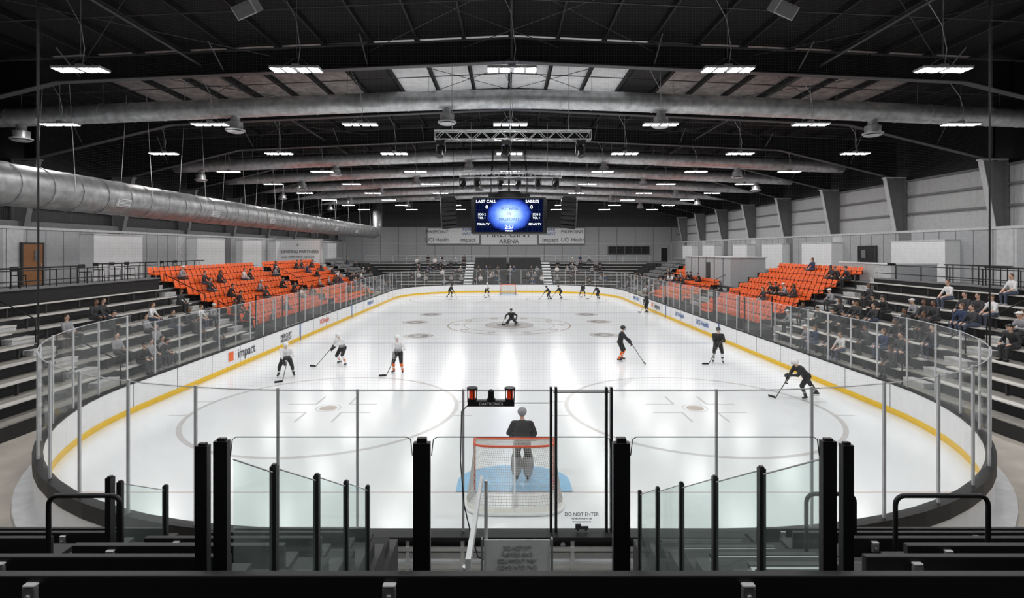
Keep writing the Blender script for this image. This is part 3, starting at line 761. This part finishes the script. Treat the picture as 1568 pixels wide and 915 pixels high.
for x in(-4.45,4.4):
    mb=MB('hanging_speaker_array')
    for i in range(7):
        a=math.radians(-4-5*i); z=9.2-i*.3; y=38.9+.02*i*i
        Mx=Matrix.Translation((x,y,z))@Matrix.Rotation(-a*.9,4,'X')@Matrix.Rotation(math.radians(15 if x<0 else -15),4,'Z')
        mb.bx(-.55,.55,-.3,.3,-.135,.135,M_blk2,Mx); mb.bx(-.5,.5,-.32,-.3,-.11,.11,M_black,Mx)
    mb.bx(x-.5,x+.5,38.7,39.4,9.38,9.45,M_blk2)
    for a in(-.4,.4): mb.cyl((x+a,39,9.45),(x+a,39,zc(x)-.3),.015,M_blk2,n=5)
    mb.obj(bevel=.01)
def truss(y,z,hw,heads):
    mb=MB('lighting_truss'); a=.2
    ch=[(y-a,z-a),(y+a,z-a),(y-a,z+a),(y+a,z+a)]
    for yy,zz in ch: mb.cyl((-hw+.1,yy,zz),(hw+.1,yy,zz),.026,M_alu,n=8)
    x=-hw+.1;k=0
    while x<hw+.05:
        x2=min(x+.42,hw+.1)
        for (p,q) in((0,2),(1,3),(0,1),(2,3)):
            A,B=(ch[p],ch[q]) if k%2==0 else (ch[q],ch[p])
            mb.cyl((x,A[0],A[1]),(x2,B[0],B[1]),.014,M_alu,n=5)
        x=x2;k+=1
        if x2>=hw+.1: break
    for xx in(-hw+.1,hw+.1):
        for (p,q) in((0,2),(1,3),(0,1),(2,3)): mb.cyl((xx,)+ch[p],(xx,)+ch[q],.014,M_alu,n=5)
    for xx in(-hw*.75,0,hw*.75): mb.cyl((xx,y,z+a),(xx,y,zc(xx)-.2),.015,M_steel,n=5)
    for hx in heads:
        mb.bx(hx-.2,hx+.2,y-.18,y+.18,z-.44,z-.24,M_blk2)
        for s2 in(-.2,.2): mb.bx(hx+s2-.025,hx+s2+.025,y-.07,y+.07,z-.82,z-.4,M_blk2)
        d=V3((random.uniform(-.4,.4),-.4,-.7)).normalized(); c=V3((hx,y,z-.72))
        mb.cyl(c-d*.26,c+d*.26,.15,M_blk2,r1=.18,n=14); mb.cyl(c+d*.26,c+d*.29,.14,M_dk,n=14)
    mb.obj()
truss(24,10.72,3.5,(-3.15,-.2,3.15)); truss(36.7,10.75,3.5,(-3.2,-2.2,-.6,.6,2.0,3.2))
for x in(-4.85,4.95):
    mb=MB('ceiling_speaker'); Mx=Matrix.Translation((x*1.66,16.2,12.9))@Matrix.Rotation(math.radians(35),4,'X')@Matrix.Rotation(math.radians(-20 if x<0 else 20),4,'Y')
    mb.bx(-.34,.34,-.25,.25,-.2,.2,M_lg,Mx); mb.bx(-.3,.3,-.27,-.25,-.17,.17,M_mid,Mx)
    mb.cyl((x*1.66,16.2,13.1),(x*1.66,16.2,14.1),.03,M_blk2,n=6); mb.obj(bevel=.02)
# ------------------------------------------------------------------ near stand, guards
mb=MB('near_end_grandstand')
for k in range(6):
    ya=2.25+.8*k; z=3.65-.375*k
    for a,b in((-12,-1.72),(1.62,12)): mb.bx(a,b,ya,ya+.8,0,z,M_rubber)
mb.bx(-12,12,-8.4,2.25,0,3.65,M_rubber); mb.bx(-1.72,1.62,2.25,2.95,0,3.4,M_rubber)
for k in range(9): mb.bx(-1.72,1.62,2.95+.42*k,3.37+.42*k,0,3.0-.34*k,M_mid)
for k in range(1,6):
    ya=2.25+.8*k; z=3.65-.375*k
    mb.bx(1.75,2.75,ya,ya+.4,z,z+.18,M_lg); mb.bx(1.75,2.75,ya+.36,ya+.41,z+.15,z+.19,M_dk)
for s,x in((-1,-1.72),(1,1.62)):
    for k in range(6): mb.bx(x-.06,x+.06,2.5+.8*k,3.3+.8*k,0,3.5-.375*k,M_dk)
mb.obj()
def bench(xa,xb,k):
    ya=2.42+.8*k; z=4.10-.375*k
    mb=MB('black_bench')
    mb.bx(xa,xb,ya,ya+.045,z-.2,z,M_black); mb.bx(xa,xb,ya+.08,ya+.30,z-.26,z-.21,M_black)
    x=xa+.3
    while x<xb:
        mb.bx(x-.025,x+.025,ya+.05,ya+.25,z-.45,z-.26,M_mid); mb.bx(x-.03,x+.03,ya-.025,ya+.0,z-.12,z-.04,M_mid); mb.cyl((x,ya-.035,z-.08),(x,ya-.02,z-.08),.012,M_steel,n=6); mb.bx(x-.03,x+.03,ya-.025,ya+.02,z-.04,z-.028,M_lg)
        x+=1.62
    mb.obj(bevel=.008)
bench(-9.1,8.9,0)
for k in range(1,6):
    bench(-10,-1.85,k) if k<2 else (bench(-10,-4.3,k),bench(-3.45,-1.85,k))
    bench(2.0 if k<2 else 2.85,10,k)
def post(mb,x,y,z0,z1,w=.045,d=.03):
    mb.bx(x-w,x+w,y-d,y+d,z0,z1,M_blk2); mb.bx(x-w*.6,x+w*.6,y-d*.6,y+d*.6,z1,z1+.012,M_blk2)
GY=2.80
mb=MB('glass_guardrail')
for x,w,h in((-1.765,.032,4.555),(-1.665,.036,4.58),(-.615,.044,4.57),(.43,.044,4.57),(1.515,.036,4.58),(1.612,.028,4.56)): post(mb,x,GY,3.3,h,w,.02)
for x in(-.615,.43): mb.bx(x-.025,x+.025,GY-.015,GY+.015,4.57,4.595,M_blk2)
for a,b in((-1.62,-.665),(-.565,.38),(.48,1.47)):
    mb.quad((a,GY,3.4),(b,GY,3.4),(b,GY,4.595),(a,GY,4.595),M_fglass)
    mb.tube([(a,GY,4.5),(a+.01,GY,4.585),(a+.03,GY,4.597),(b-.03,GY,4.597),(b-.01,GY,4.585),(b,GY,4.5)],.003,M_blk2,n=5)
mb.obj(bevel=.004)
def sideguard(x,ys,first=True,w=.021):
    mb=MB('glass_guardrail'); zt=lambda y: 4.50-.50*(y-GY)
    for i,y in enumerate(ys):
        if i or first: post(mb,x,y,zt(y)-1.05,zt(y),w,w)
    for a,b in zip(ys,ys[1:]):
        za,zb2=zt(a)-.03,zt(b)-.03
        mb.quad((x,a+.03,za-1.0),(x,b-.03,zb2-1.0),(x,b-.03,zb2),(x,a+.03,za),M_gglass)
        mb.cyl((x,a+.03,za),(x,b-.03,zb2),.005,M_lg,n=5); mb.cyl((x,a,za-.98),(x,b,zb2-.98),.02,M_blk2,n=6)
    mb.obj()
sideguard(-1.63,[2.82,3.35,4.1,4.85,5.6],False); sideguard(1.50,[2.82,3.5,4.28,5.1,5.9,6.7],False)
sideguard(-3.72,[4.9,5.55])
mb=MB('glass_guardrail'); post(mb,-3.85,4.95,2.4,3.47,.026); mb.obj()
def prail(xa,xb,y,zt,zb_,name='pipe_handrail'):
    mb=MB(name); r=.08; P=[(xa,y,zb_),(xa,y,zt-r)]
    for i in range(1,6): a=math.pi/2*i/5; P.append((xa+r-r*math.cos(a),y,zt-r+r*math.sin(a)))
    P.append((xb-r,y,zt))
    for i in range(1,6): a=math.pi/2*i/5; P.append((xb-r+r*math.sin(a),y,zt-r+r*math.cos(a)))
    P.append((xb,y,zb_)); mb.tube(P,.02,M_blk2,n=10)
    mb.obj()
prail(-4.12,-3.5,4.6,3.46,2.5); prail(3.18,3.98,4.6,3.46,2.5); prail(2.75,3.22,5.2,3.2,2.2)
mb=MB('stair_handrail')
mb.bx(-.015,.015,0,3.1,-.035,.035,M_alu,Matrix.Translation((-.385,2.95,3.83))@Matrix.Rotation(math.radians(-15),4,'X')@Matrix.Rotation(math.radians(1.2),4,'Z'))
for y,z,g in((3.0,3.8,2.9),(5.9,3.03,.6)): mb.cyl((-.4,y,z),(-.4,y,g),.02,M_alu,n=8)
mb.obj()
mb=MB('warning_sign_panel'); mb.bx(-.42,.30,5.8,5.82,1.6,2.42,M_lg)
for x in(-.44,.32): mb.bx(x-.012,x+.012,5.78,5.84,.7,2.44,M_mid)
o=mb.obj()
for i,b in enumerate(('DO NOT SIT','PLAYERS AND','EQUIPMENT MAY','COME INTO THIS','AREA AT ANY TIME','FOR SAFETY')):
    text(b,(-.06,5.79,2.35-i*.07),.055,(90,0,0),M_tgrey,o)
# ------------------------------------------------------------------ people
def ik(a,b,l1,l2,pole):
    d=b-a; L0=d.length; L_=min(L0,(l1+l2)*.999)
    if L0>L_: b=a+d.normalized()*L_; d=b-a
    L_=max(L_,abs(l1-l2)+.02)
    x=(l1*l1-l2*l2+L_*L_)/(2*L_); h=math.sqrt(max(0,l1*l1-x*x)); n=d.normalized(); p=(pole-n*pole.dot(n))
    if p.length<1e-4: p=V3((0,1,0))
    return a+n*x+p.normalized()*h,b
def remesh(prims,mb,voxel):
    V=[];F=[]
    for p in prims:
        if p[0]=='c': v,f=cap_mesh(p[1],p[2],p[3],p[4],12,4)
        else: v,f=ell_mesh(p[1],p[2],p[3],16,12)
        o=len(V); V+=v; F+=[tuple(a+o for a in q) for q in f]
    me=bpy.data.meshes.new('tmp'); me.from_pydata(V,[],F); ob=bpy.data.objects.new('tmp',me); COL.objects.link(ob)
    m=ob.modifiers.new('r','REMESH'); m.mode='VOXEL'; m.voxel_size=voxel
    s=ob.modifiers.new('s','SMOOTH'); s.factor=.5; s.iterations=2
    dg=bpy.context.evaluated_depsgraph_get(); ev=ob.evaluated_get(dg); m2=bpy.data.meshes.new_from_object(ev)
    n=len(m2.vertices); co=np.empty(n*3); m2.vertices.foreach_get('co',co); co=co.reshape(-1,3)
    fs=[list(p.vertices) for p in m2.polygons]
    cen=np.array([co[f].mean(0) for f in fs])
    best=np.full(len(fs),1e9); mi=np.zeros(len(fs),int)
    for p in prims:
        if p[0]=='c':
            a=np.array(p[1]);b=np.array(p[2]);d=b-a; t=np.clip(((cen-a)@d)/max(1e-9,d@d),0,1)
            dist=np.linalg.norm(cen-(a+t[:,None]*d),axis=1)-(p[3]+(p[4]-p[3])*t); ms=p[5]
            if not isinstance(ms,list): ms=[(1.1,ms)]
            idx=np.zeros(len(fs),int); done=np.zeros(len(fs),bool)
            for tm,mm in ms:
                k=(t<=tm)&~done; idx[k]=mb.mi(mm); done|=k
        else:
            q=cen-np.array(p[1])
            if p[3] is not None: q=q@np.array(p[3])
            r=np.array(p[2]); dist=(np.linalg.norm(q/r,axis=1)-1)*r.min(); idx=np.full(len(fs),mb.mi(p[4]))
        k=dist<best; best[k]=dist[k]; mi[k]=idx[k]
    o=len(mb.V); mb.V.extend(co.tolist()); mb.F.extend([[a+o for a in f] for f in fs]); mb.M.extend(mi.tolist()); mb.S.extend([True]*len(fs))
    bpy.data.objects.remove(ob); bpy.data.meshes.remove(me); bpy.data.meshes.remove(m2)
def hand(mb,w,d,side,curl,m,sc=1.):
    """palm + five fingers; d direction, side = towards thumb"""
    d=d.normalized(); side=(side-d*side.dot(d)).normalized(); nrm=d.cross(side).normalized()
    if nrm.z>0: nrm=-nrm
    R=Matrix((side,nrm,d)).transposed()
    mb.ell(w+d*.05*sc,(.042*sc,.018*sc,.055*sc),m,R,10,6)
    for i,l in enumerate((.07,.078,.073,.058)):
        b=w+d*(.092*sc)+side*((.03-.02*i)*sc)
        a1=curl*.6; p=b+(d*math.cos(a1)+nrm*math.sin(a1))*l*.5*sc; a2=curl*1.5; q=p+(d*math.cos(a2)+nrm*math.sin(a2))*l*.5*sc
        mb.cap(b,p,.010*sc,.009*sc,m,6); mb.cap(p,q,.009*sc,.0075*sc,m,6)
    b=w+d*.03*sc+side*.035*sc; p=b+(d*.7+side*.7+nrm*.2).normalized()*.035*sc; q=p+(d*.9+side*.1+nrm*.5*curl).normalized()*.03*sc
    mb.cap(b,p,.012*sc,.010*sc,m,6); mb.cap(p,q,.010*sc,.008*sc,m,6)
def face(mb,c,f,r,u,m=M_skin,hairm=None):
    for s in(-1,1):
        mb.ell(c+f*.083+r*s*.032+u*.01,(.012,.008,.008),M_eye,None,8,5)
        mb.ell(c+r*s*.080-u*.005,(.012,.02,.03),m,None,8,6)
        mb.cap(c+f*.092+r*s*.018+u*.03,c+f*.085+r*s*.045+u*.03,.005,.004,M_hair,5)
    mb.cap(c+f*.09+u*.005,c+f*.112-u*.028,.009,.013,m,8)
    mb.cap(c+f*.088-r*.02-u*.055,c+f*.088+r*.02-u*.055,.006,.006,M_lip,6)
mb_blade=[]
def figure(name,pelvis,lean,feet,hands,pal,kind='player',twist=0,headyaw=0,headpitch=0,stick=None,voxel=.026,tiltx=0,poles=None,kneepole=V3((0,1,.2)),cap=None,female=False,footdir=None):
    pelvis=V3(pelvis); s=V3((math.sin(tiltx),math.sin(lean)*math.cos(tiltx),math.cos(lean)*math.cos(tiltx))).normalized()
    r=V3((math.cos(twist),math.sin(twist),0)); r=(r-s*r.dot(s)).normalized(); f=s.cross(r)*-1; f=f.normalized()
    if f.y<0: f=-f
    RT=Matrix((r,f,s)).transposed()
    pl=kind in('player','goalie')
    k=1.18 if pl else 1.
    neck=pelvis+s*.5; sh=[pelvis+s*.44-r*.185*(1.12 if pl else 1),pelvis+s*.44+r*.185*(1.12 if pl else 1)]
    hd=(s*.55+V3((0,0,1))*.6).normalized(); head=neck+hd*.19+f*.03
    hips=[pelvis-r*.10,pelvis+r*.10]
    pants,shirt,sock,shoe,hair,skin=pal['pants'],pal['shirt'],pal['sock'],pal['shoe'],pal['hair'],pal.get('skin',M_skin)
    pr=[]
    e=lambda c,rad,m,R=RT: pr.append(('e',c,rad,R,m))
    c=lambda a,b,r0,r1,m: pr.append(('c',a,b,r0,r1,m))
    e(pelvis+s*.33,(.185*k,.118*k,.20),shirt); e(pelvis+s*.16,(.155*k,.112*k,.17),pal.get('trim',shirt)); e(pelvis-s*.0,(.165*k,.13*k,.13),pants)
    c(sh[0],sh[1],.062*k,.062*k,shirt); c(neck-s*.04,head-hd*.06,.055,.05,skin)
    fw=Matrix.Rotation(headyaw,3,'Z')@V3((f.x,f.y,0)).normalized(); fw=(fw*math.cos(headpitch)-V3((0,0,1))*math.sin(headpitch)).normalized()
    ru=fw.cross(V3((0,0,1))).normalized(); up=ru.cross(fw).normalized(); RH=Matrix((ru,fw,up)).transposed()
    e(head,(.078,.096,.112),skin,RH); e(head+fw*.03-up*.06,(.05,.055,.05),skin,RH)
    if pl:
        e(head-fw*.012+up*.032,(.115,.14,.11),hair,RH)
    else:
        e(head-fw*.018+up*.025,(.087,.098,.105),hair,RH)
        if female: e(head-fw*.05-up*.09,(.07,.05,.12),hair,RH)
    el=[];wr=[]
    for i in(0,1):
        sg=-1 if i==0 else 1
        pole=poles[i] if poles else V3((sg*.8,-.4,-.6))
        E,Wr=ik(sh[i],V3(hands[i]),.29,.26,pole); el.append(E); wr.append(Wr)
        c(sh[i],E,.062*k,.048*k*(1.1 if pl else 1),shirt); c(E,Wr,.047*k*(1.05 if pl else 1),.032*k,[(.45,shirt),(.65,pal.get('trim',shirt)),(1.1,shirt)] if pl or pal.get('sleeve',1) else [(.1,shirt),(1.1,skin)])
    for i in(0,1):
        sg=-1 if i==0 else 1
        K,A=ik(hips[i],V3(feet[i]),.43,.42,kneepole+V3((sg*.15,0,0)))
        c(hips[i],K,.095*k,.068*k,pants)
        if kind=='goalie':
            c(K,A,.075,.06,sock); ax=(A-K).normalized(); fr=(V3((0,1,0))-ax*ax.y).normalized(); sd=ax.cross(fr)
            e((K+A)/2+fr*.06+(K-A)*.12,(.14,.075,.34),pal['pad'],Matrix((sd,fr,ax)).transposed())
        elif pl: c(K,A,.078,.05,[(.5,sock),(.68,pal.get('stripe',sock)),(1.1,sock)])
        else: c(K,A,.062,.042,sock)
        fd=V3(footdir[i]).normalized() if footdir else V3((sg*.25,1,0)).normalized()
        toe=A+fd*.16-V3((0,0,.045)); heel=A-fd*.05-V3((0,0,.04))
        c(heel,toe,.045,.038,shoe); c(A,heel+fd*.03,.05,.045,shoe)
        if pl:
            sdv=fd.cross(V3((0,0,1))); z0_=A.z-.14
            a_=heel-fd*.03;b_=toe+fd*.04
            mb_blade.append((V3((a_.x,a_.y,z0_)),V3((b_.x,b_.y,z0_)),sdv))
    mb=MB(name)
    remesh(pr,mb,voxel)
    for a_,b_,sdv in mb_blade:
        V=[]
        for zz,w in((0,.003),(.045,.012)):
            for p in(a_,b_): V+= [p+sdv*w+V3((0,0,zz)),p-sdv*w+V3((0,0,zz))]
        mb.raw(V,[(0,1,3,2),(4,6,7,5),(0,4,5,1),(2,3,7,6),(0,2,6,4),(1,5,7,3)],M_alu)
    mb_blade.clear()
    if pl:
        for i in(0,1):
            d=(wr[i]-el[i]).normalized(); gl=pal['glove']
            mb.cap(wr[i]-d*.05,wr[i]+d*.02,.062,.055,gl,10)
            hand(mb,wr[i],d,V3((1 if i==0 else -1,.3,.4)),1.3,gl,1.5)
        face(mb,head,fw,ru,up)
        for a in(-.06,-.03,0,.03,.06): mb.tube([head+fw*.11+ru*a+up*.03,head+fw*.135+ru*a*.9-up*.03,head+fw*.11+ru*a*.7-up*.1],.0035,M_alu,n=4)
        for zz in(0,-.04,-.08): mb.tube([head+fw*.07-ru*.085+up*zz,head+fw*.13-ru*.04+up*zz,head+fw*.135+up*zz,head+fw*.13+ru*.04+up*zz,head+fw*.07+ru*.085+up*zz],.0035,M_alu,n=4)
        if stick:
            T,B=V3(stick[0]),V3(stick[1]); mb.cyl(T,B,.017,M_wood,n=6)
            bd=V3(stick[2]).normalized(); sn=V3((-bd.y,bd.x,0))
            hh=.09 if kind=='goalie' else .07
            V=[]
            for t in(0,.12,.3):
                p=B+bd*t+sn*(.25*t*t*1.2); V+= [p+sn*.008+V3((0,0,-.01)),p-sn*.008+V3((0,0,-.01)),p+sn*.008+V3((0,0,hh)),p-sn*.008+V3((0,0,hh))]
            F=[]
            for q in(0,4): F+=[(q,q+1,q+5,q+4),(q+2,q+6,q+7,q+3),(q,q+4,q+6,q+2),(q+1,q+3,q+7,q+5)]
            F+=[(0,2,3,1),(8,9,11,10)]; mb.raw(V,F,M_black)
    else:
        for i in(0,1): hand(mb,wr[i]-(wr[i]-el[i]).normalized()*.01,(wr[i]-el[i]),V3((1 if i==0 else -1,.4,0)),.5,skin)
        face(mb,head,fw,ru,up,skin)
        if cap:
            mb.ell(head-fw*.012+up*.06,(.092,.104,.065),cap,RH,14,8)
            mb.ell(head+fw*.11+up*.055,(.065,.06,.01),cap,RH,12,5)
    return mb
AZ=.145
PW=dict(shirt=M_jw,trim=M_cg,pants=M_jb,sock=M_jw,stripe=M_jo,shoe=M_hb,hair=M_hw,glove=M_hb)
PW2=dict(PW,sock=M_jb,stripe=M_jw,trim=M_jw); PW3=dict(PW,sock=M_jo,stripe=M_jw,hair=M_hw,glove=M_cg)
PB=dict(shirt=M_jb,pants=M_jb,sock=M_jb,stripe=M_jw,shoe=M_hb,hair=M_hb,glove=M_hb)
PBO=dict(PB,pants=M_jb,sock=M_jo,stripe=M_jw); PBW=dict(PB,sock=M_jb,stripe=M_cg,hair=M_hw); PB3=dict(PB,sock=M_jw,stripe=M_jb)
def stickpose(top,tip,bl=(1,.2,0),h2=.5):
    T=V3(top);B=V3(tip);d=(B-T).normalized(); return (T,B,bl),T+d*.04,T+d*h2
def put(mb,x,y,face_dir,name=None,z=0.0,sc=1):
    yaw=math.atan2(-face_dir[0],face_dir[1]); o=mb.obj(loc=(x,y,z),rz=yaw); o.scale=(sc,)*3; return o
def play(pal,x,y,fd,ph=.86,lean=.5,feet=((-.24,.05),(.26,-.08)),top=(-.12,.42,1.05),tip=(.35,1.0,.03),bl=(1,.2,0),flip=False,**k):
    st,h1,h2=stickpose(top,tip,bl); hs=[h1,h2] if not flip else [h2,h1]
    mb=figure('hockey_player',(0,0,ph),lean,[(a,b,AZ) for a,b in feet],hs,pal,stick=st,**k); return put(mb,x,y,fd,z=.008,sc=1.03)
play(PW2,-9.85,23.4,(.35,-.95),ph=.84,lean=.62,feet=((-.3,.05),(.3,-.05)),top=(-.1,.45,.95),tip=(.1,1.05,.03),bl=(1,.1,0))
play(PW,-8.1,25.8,(-.45,-.9),ph=.82,lean=.5,feet=((-.3,.12),(.28,-.15)),top=(.2,.4,.95),tip=(.75,.95,.03),bl=(1,.1,0),flip=True)
play(PW3,-5.05,24.0,(-.1,-1),ph=.92,lean=.22,feet=((-.2,.02),(.2,-.02)),top=(-.15,.38,1.15),tip=(.35,.6,.03),bl=(1,.3,0))
play(PBO,5.5,26.7,(.9,-.3),ph=.93,lean=.2,feet=((-.18,.05),(.16,-.05)),top=(.05,.42,1.1),tip=(.25,1.15,.03),headyaw=-.3)
play(PB3,10.2,26.2,(-.3,-.95),ph=.93,lean=.18,feet=((-.2,.02),(.2,-.06)),top=(-.1,.35,1.1),tip=(.45,.55,.03))
play(PBW,11.0,19.9,(-1,-.12),ph=.84,lean=.78,feet=((-.14,.12),(.16,-.58)),top=(.0,.62,.92),tip=(.15,1.1,.03),headpitch=.1)
far=[(-6.9,62.5,PB,(1,-.3)),(-2.55,63,PW,(.4,-1)),(4.6,59.5,PB,(-1,.1)),(6.0,60.5,PB,(-1,-.3)),(8.8,63.5,PB,(.2,-1)),(10.2,60.3,PB,(-.8,-.5))]
stp=stickpose((0,.45,.95),(.4,1.1,.03))
protoB=figure('hockey_player',(0,0,.84),.6,[(-.28,.1,AZ),(.28,-.2,AZ)],list(stp[1:]),PB,stick=stp[0],voxel=.035).mesh()
for x,y,p,fd in far:
    if p is PB:
        o=bpy.data.objects.new('hockey_player',protoB); COL.objects.link(o); o.location=(x,y,.008); o.rotation_euler=(0,0,math.atan2(-fd[0],fd[1]))
    else: play(PW,x,y,fd,lean=.3,voxel=.035)
play(PB,12.2,47.0,(-.9,-.3),ph=.95,lean=.08,feet=((-.13,0),(.13,0)),top=(-.1,.3,1.15),tip=(.2,.5,.03),voxel=.035)
# goalies
PG=dict(PB,pad=M_cg,sock=M_cg,hair=M_cg,pants=M_cdk)
st,h1,h2=stickpose((.22,.32,1.0),(.02,.72,.04),(-1,.1,0),.35)
mb=figure('hockey_goalie',(0,0,.94),.16,[(-.14,.02,AZ),(.14,.02,AZ)],[(-.22,.32,1.0),h1],PG,kind='goalie',stick=st,voxel=.02,headyaw=-.2)
mb.ell((-.24,.38,1.0),(.11,.06,.13),M_hb); mb.bx(.14,.34,.36,.40,.85,1.15,M_hb)
put(mb,.2,GN+.55,(0.05,1),z=.008)
st,h1,h2=stickpose((.4,.35,.6),(.6,.75,.04),(-1,.1,0),.35)
mb=figure('hockey_goalie',(0,0,.42),.35,[(-.32,-.28,.12),(.34,-.25,.12)],[(-.4,.3,.5),h1],dict(PG,pad=M_cdk,hair=M_hb),kind='goalie',stick=st,voxel=.03,kneepole=V3((0,1,-.1)),footdir=((-.6,-1,0),(.6,-1,0)))
put(mb,.2,YC+.3,(-.2,-1),z=.02)
# spectators
def spec(i,shirt,pants,hair,cap=None,female=False,lean=.1,hands=None,skin=M_skin,tw=0,hy=0,sleeve=1,fx=.1):
    pal=dict(shirt=shirt,pants=pants,sock=pants,shoe=M_hb if i%2 else M_cg,hair=hair,skin=skin,sleeve=sleeve)
    hands=hands or [(-.14,.38,.16),(.14,.38,.16)]
    return figure('spectator',(0,0,.1),lean,[(-fx,.40,-.36),(fx,.42,-.36)],hands,pal,kind='spec',cap=cap,female=female,twist=tw,headyaw=hy,voxel=.026,kneepole=V3((0,.4,1)),footdir=((-.1,1,0),(.1,1,0))).mesh()
M_skin2=mat('skin_deep',(.28,.15,.09),.55,var=.05)
SPM=[spec(0,M_cdk,M_denim,M_hair),spec(1,M_cg,M_cdk,M_hairb,cap=M_hw,lean=.35,hands=[(-.06,.42,.28),(.06,.42,.26)]),
 spec(2,M_jb,M_cdk,M_hair,cap=M_hb,lean=.45,hands=[(-.12,.45,.2),(.1,.45,.22)],hy=.4),
 spec(3,M_cn,M_denim,M_hairb,female=True,lean=.05,hy=-.4),
 spec(4,M_cg,M_cdk,M_hair,lean=-.12,hands=[(-.05,.25,.25),(.08,.26,.28)],fx=.2),
 spec(5,M_cdk,M_cdk,M_hair,female=True,skin=M_skin2,lean=.2),
 spec(6,M_jw,M_denim,M_hairb,sleeve=0,lean=.15,hy=.3),
 spec(7,M_jb,M_cdk,M_hairb,lean=.3,cap=M_hb,hands=[(-.2,.34,.2),(.16,.4,.2)])]
SEATZ=.45
used=set()
def spect(s,r,y,i=None):
    for a in AIS:
        if a-.3<y<a+1.4: y=a-.5 if y<a+.55 else a+1.6
    for _ in range(6):
        key=(s,r,int(y/.6))
        if key in used: y+=.62
        else: break
    used.add(key)
    o=bpy.data.objects.new('spectator',SPM[random.choice((0,0,1,2,2,3,4,5,5,6,7,7)) if i is None else i]); COL.objects.link(o)
    o.location=(s*(rx(r)+.46),y,rz(r)+SEATZ); o.rotation_euler=(0,0,(-math.pi/2 if s<0 else math.pi/2)+random.uniform(-.15,.15)); k=random.uniform(.97,1.05); o.scale=(k,k,1)
def place(u,v,i=None):
    s=-1 if u<776 else 1
    a=(v-382)/abs(u-776); off=.17*s
    r=round((5.58-(rz(0)+1.25)-(rx(0)+.46+off)*a)/(RI+TR*a))
    y0=lambda r:(rx(r)+.46+off)*817/abs(u-776)
    r=max(0,min(8,r))
    if y0(r)<SEC: r=min(r,6 if s<0 else 7)
    if s>0 and 45.2<y0(r)<57.3: r=min(r,4)
    spect(s,r,y0(r),i)
for u,v in [(88,486),(142,457),(155,462),(230,470),(240,500),(273,448),(275,405),(285,465),(305,462),(312,418),(320,430),(335,415),(372,408),(378,410),(375,470),(345,455),(362,440),(405,438),(425,408),(430,425),(470,408),(475,440),(508,410),(215,535),(245,512),(330,520),(448,430),(520,425),(540,415),(452,402),(300,480),(420,402),(218,545),(490,425),(225,478),(312,470),(262,476),(165,478),(365,455),(395,425),(460,445),(415,470),(436,455),(250,530),(180,520),(350,440)]: place(u,v)
for u,v in [(1553,418),(1530,465),(1545,455),(1455,425),(1475,465),(1480,442),(1420,480),(1405,452),(1360,447),(1335,443),(1290,465),(1310,462),(1280,480),(1322,485),(1245,400),(1275,403),(1285,403),(1192,430),(1218,435),(1170,445),(1185,430),(1375,495),(1355,515),(1410,520),(1250,515),(1290,520),(1105,430),(1060,408),(1072,406),(1045,415),(1400,515),(1565,470),(1448,505),(1205,430),(1225,470),(1030,420),(1020,428),(1525,470),(1300,405),(1262,440),(1300,470),(1318,462),(1270,466),(1340,470),(1390,470),(1435,470),(1330,500),(1385,530),(1240,490),(1200,470),(1275,500),(1555,490),(1500,450),(1345,455),(1420,455)]: place(u,v)
for _ in range(110):
    r=random.randrange(0,9); x=random.uniform(-13.5,13.5)
    if 4.7<x<6.3 or -6.3<x<-4.7 or (abs(x)<4.8 and r>4): continue
    o=bpy.data.objects.new('spectator',SPM[random.randrange(8)]); COL.objects.link(o)
    o.location=(x,71.6+.8*r+.48,.45+.38*r+.46); o.rotation_euler=(0,0,math.pi)
for _ in range(55):
    s=random.choice((-1,1)); spect(s,random.randrange(0,8 if s<0 else 5),random.uniform(52,70.5))
# ------------------------------------------------------------------ world, camera
w=bpy.data.worlds.new('world'); scene.world=w; w.use_nodes=True
w.node_tree.nodes['Background'].inputs[0].default_value=(.5,.55,.6,1); w.node_tree.nodes['Background'].inputs[1].default_value=.1
cam=bpy.data.cameras.new('camera'); co=bpy.data.objects.new('camera',cam); COL.objects.link(co)
co.location=(CX,0,H); co.rotation_euler=(math.pi/2,0,0); cam.sensor_width=36; cam.lens=817/1568*36; cam.shift_x=8/1568; cam.shift_y=-75.5/1568; cam.clip_end=300; cam.clip_start=.05
scene.camera=co
scene.view_settings.view_transform='Standard'
print('objects',len(bpy.data.objects))
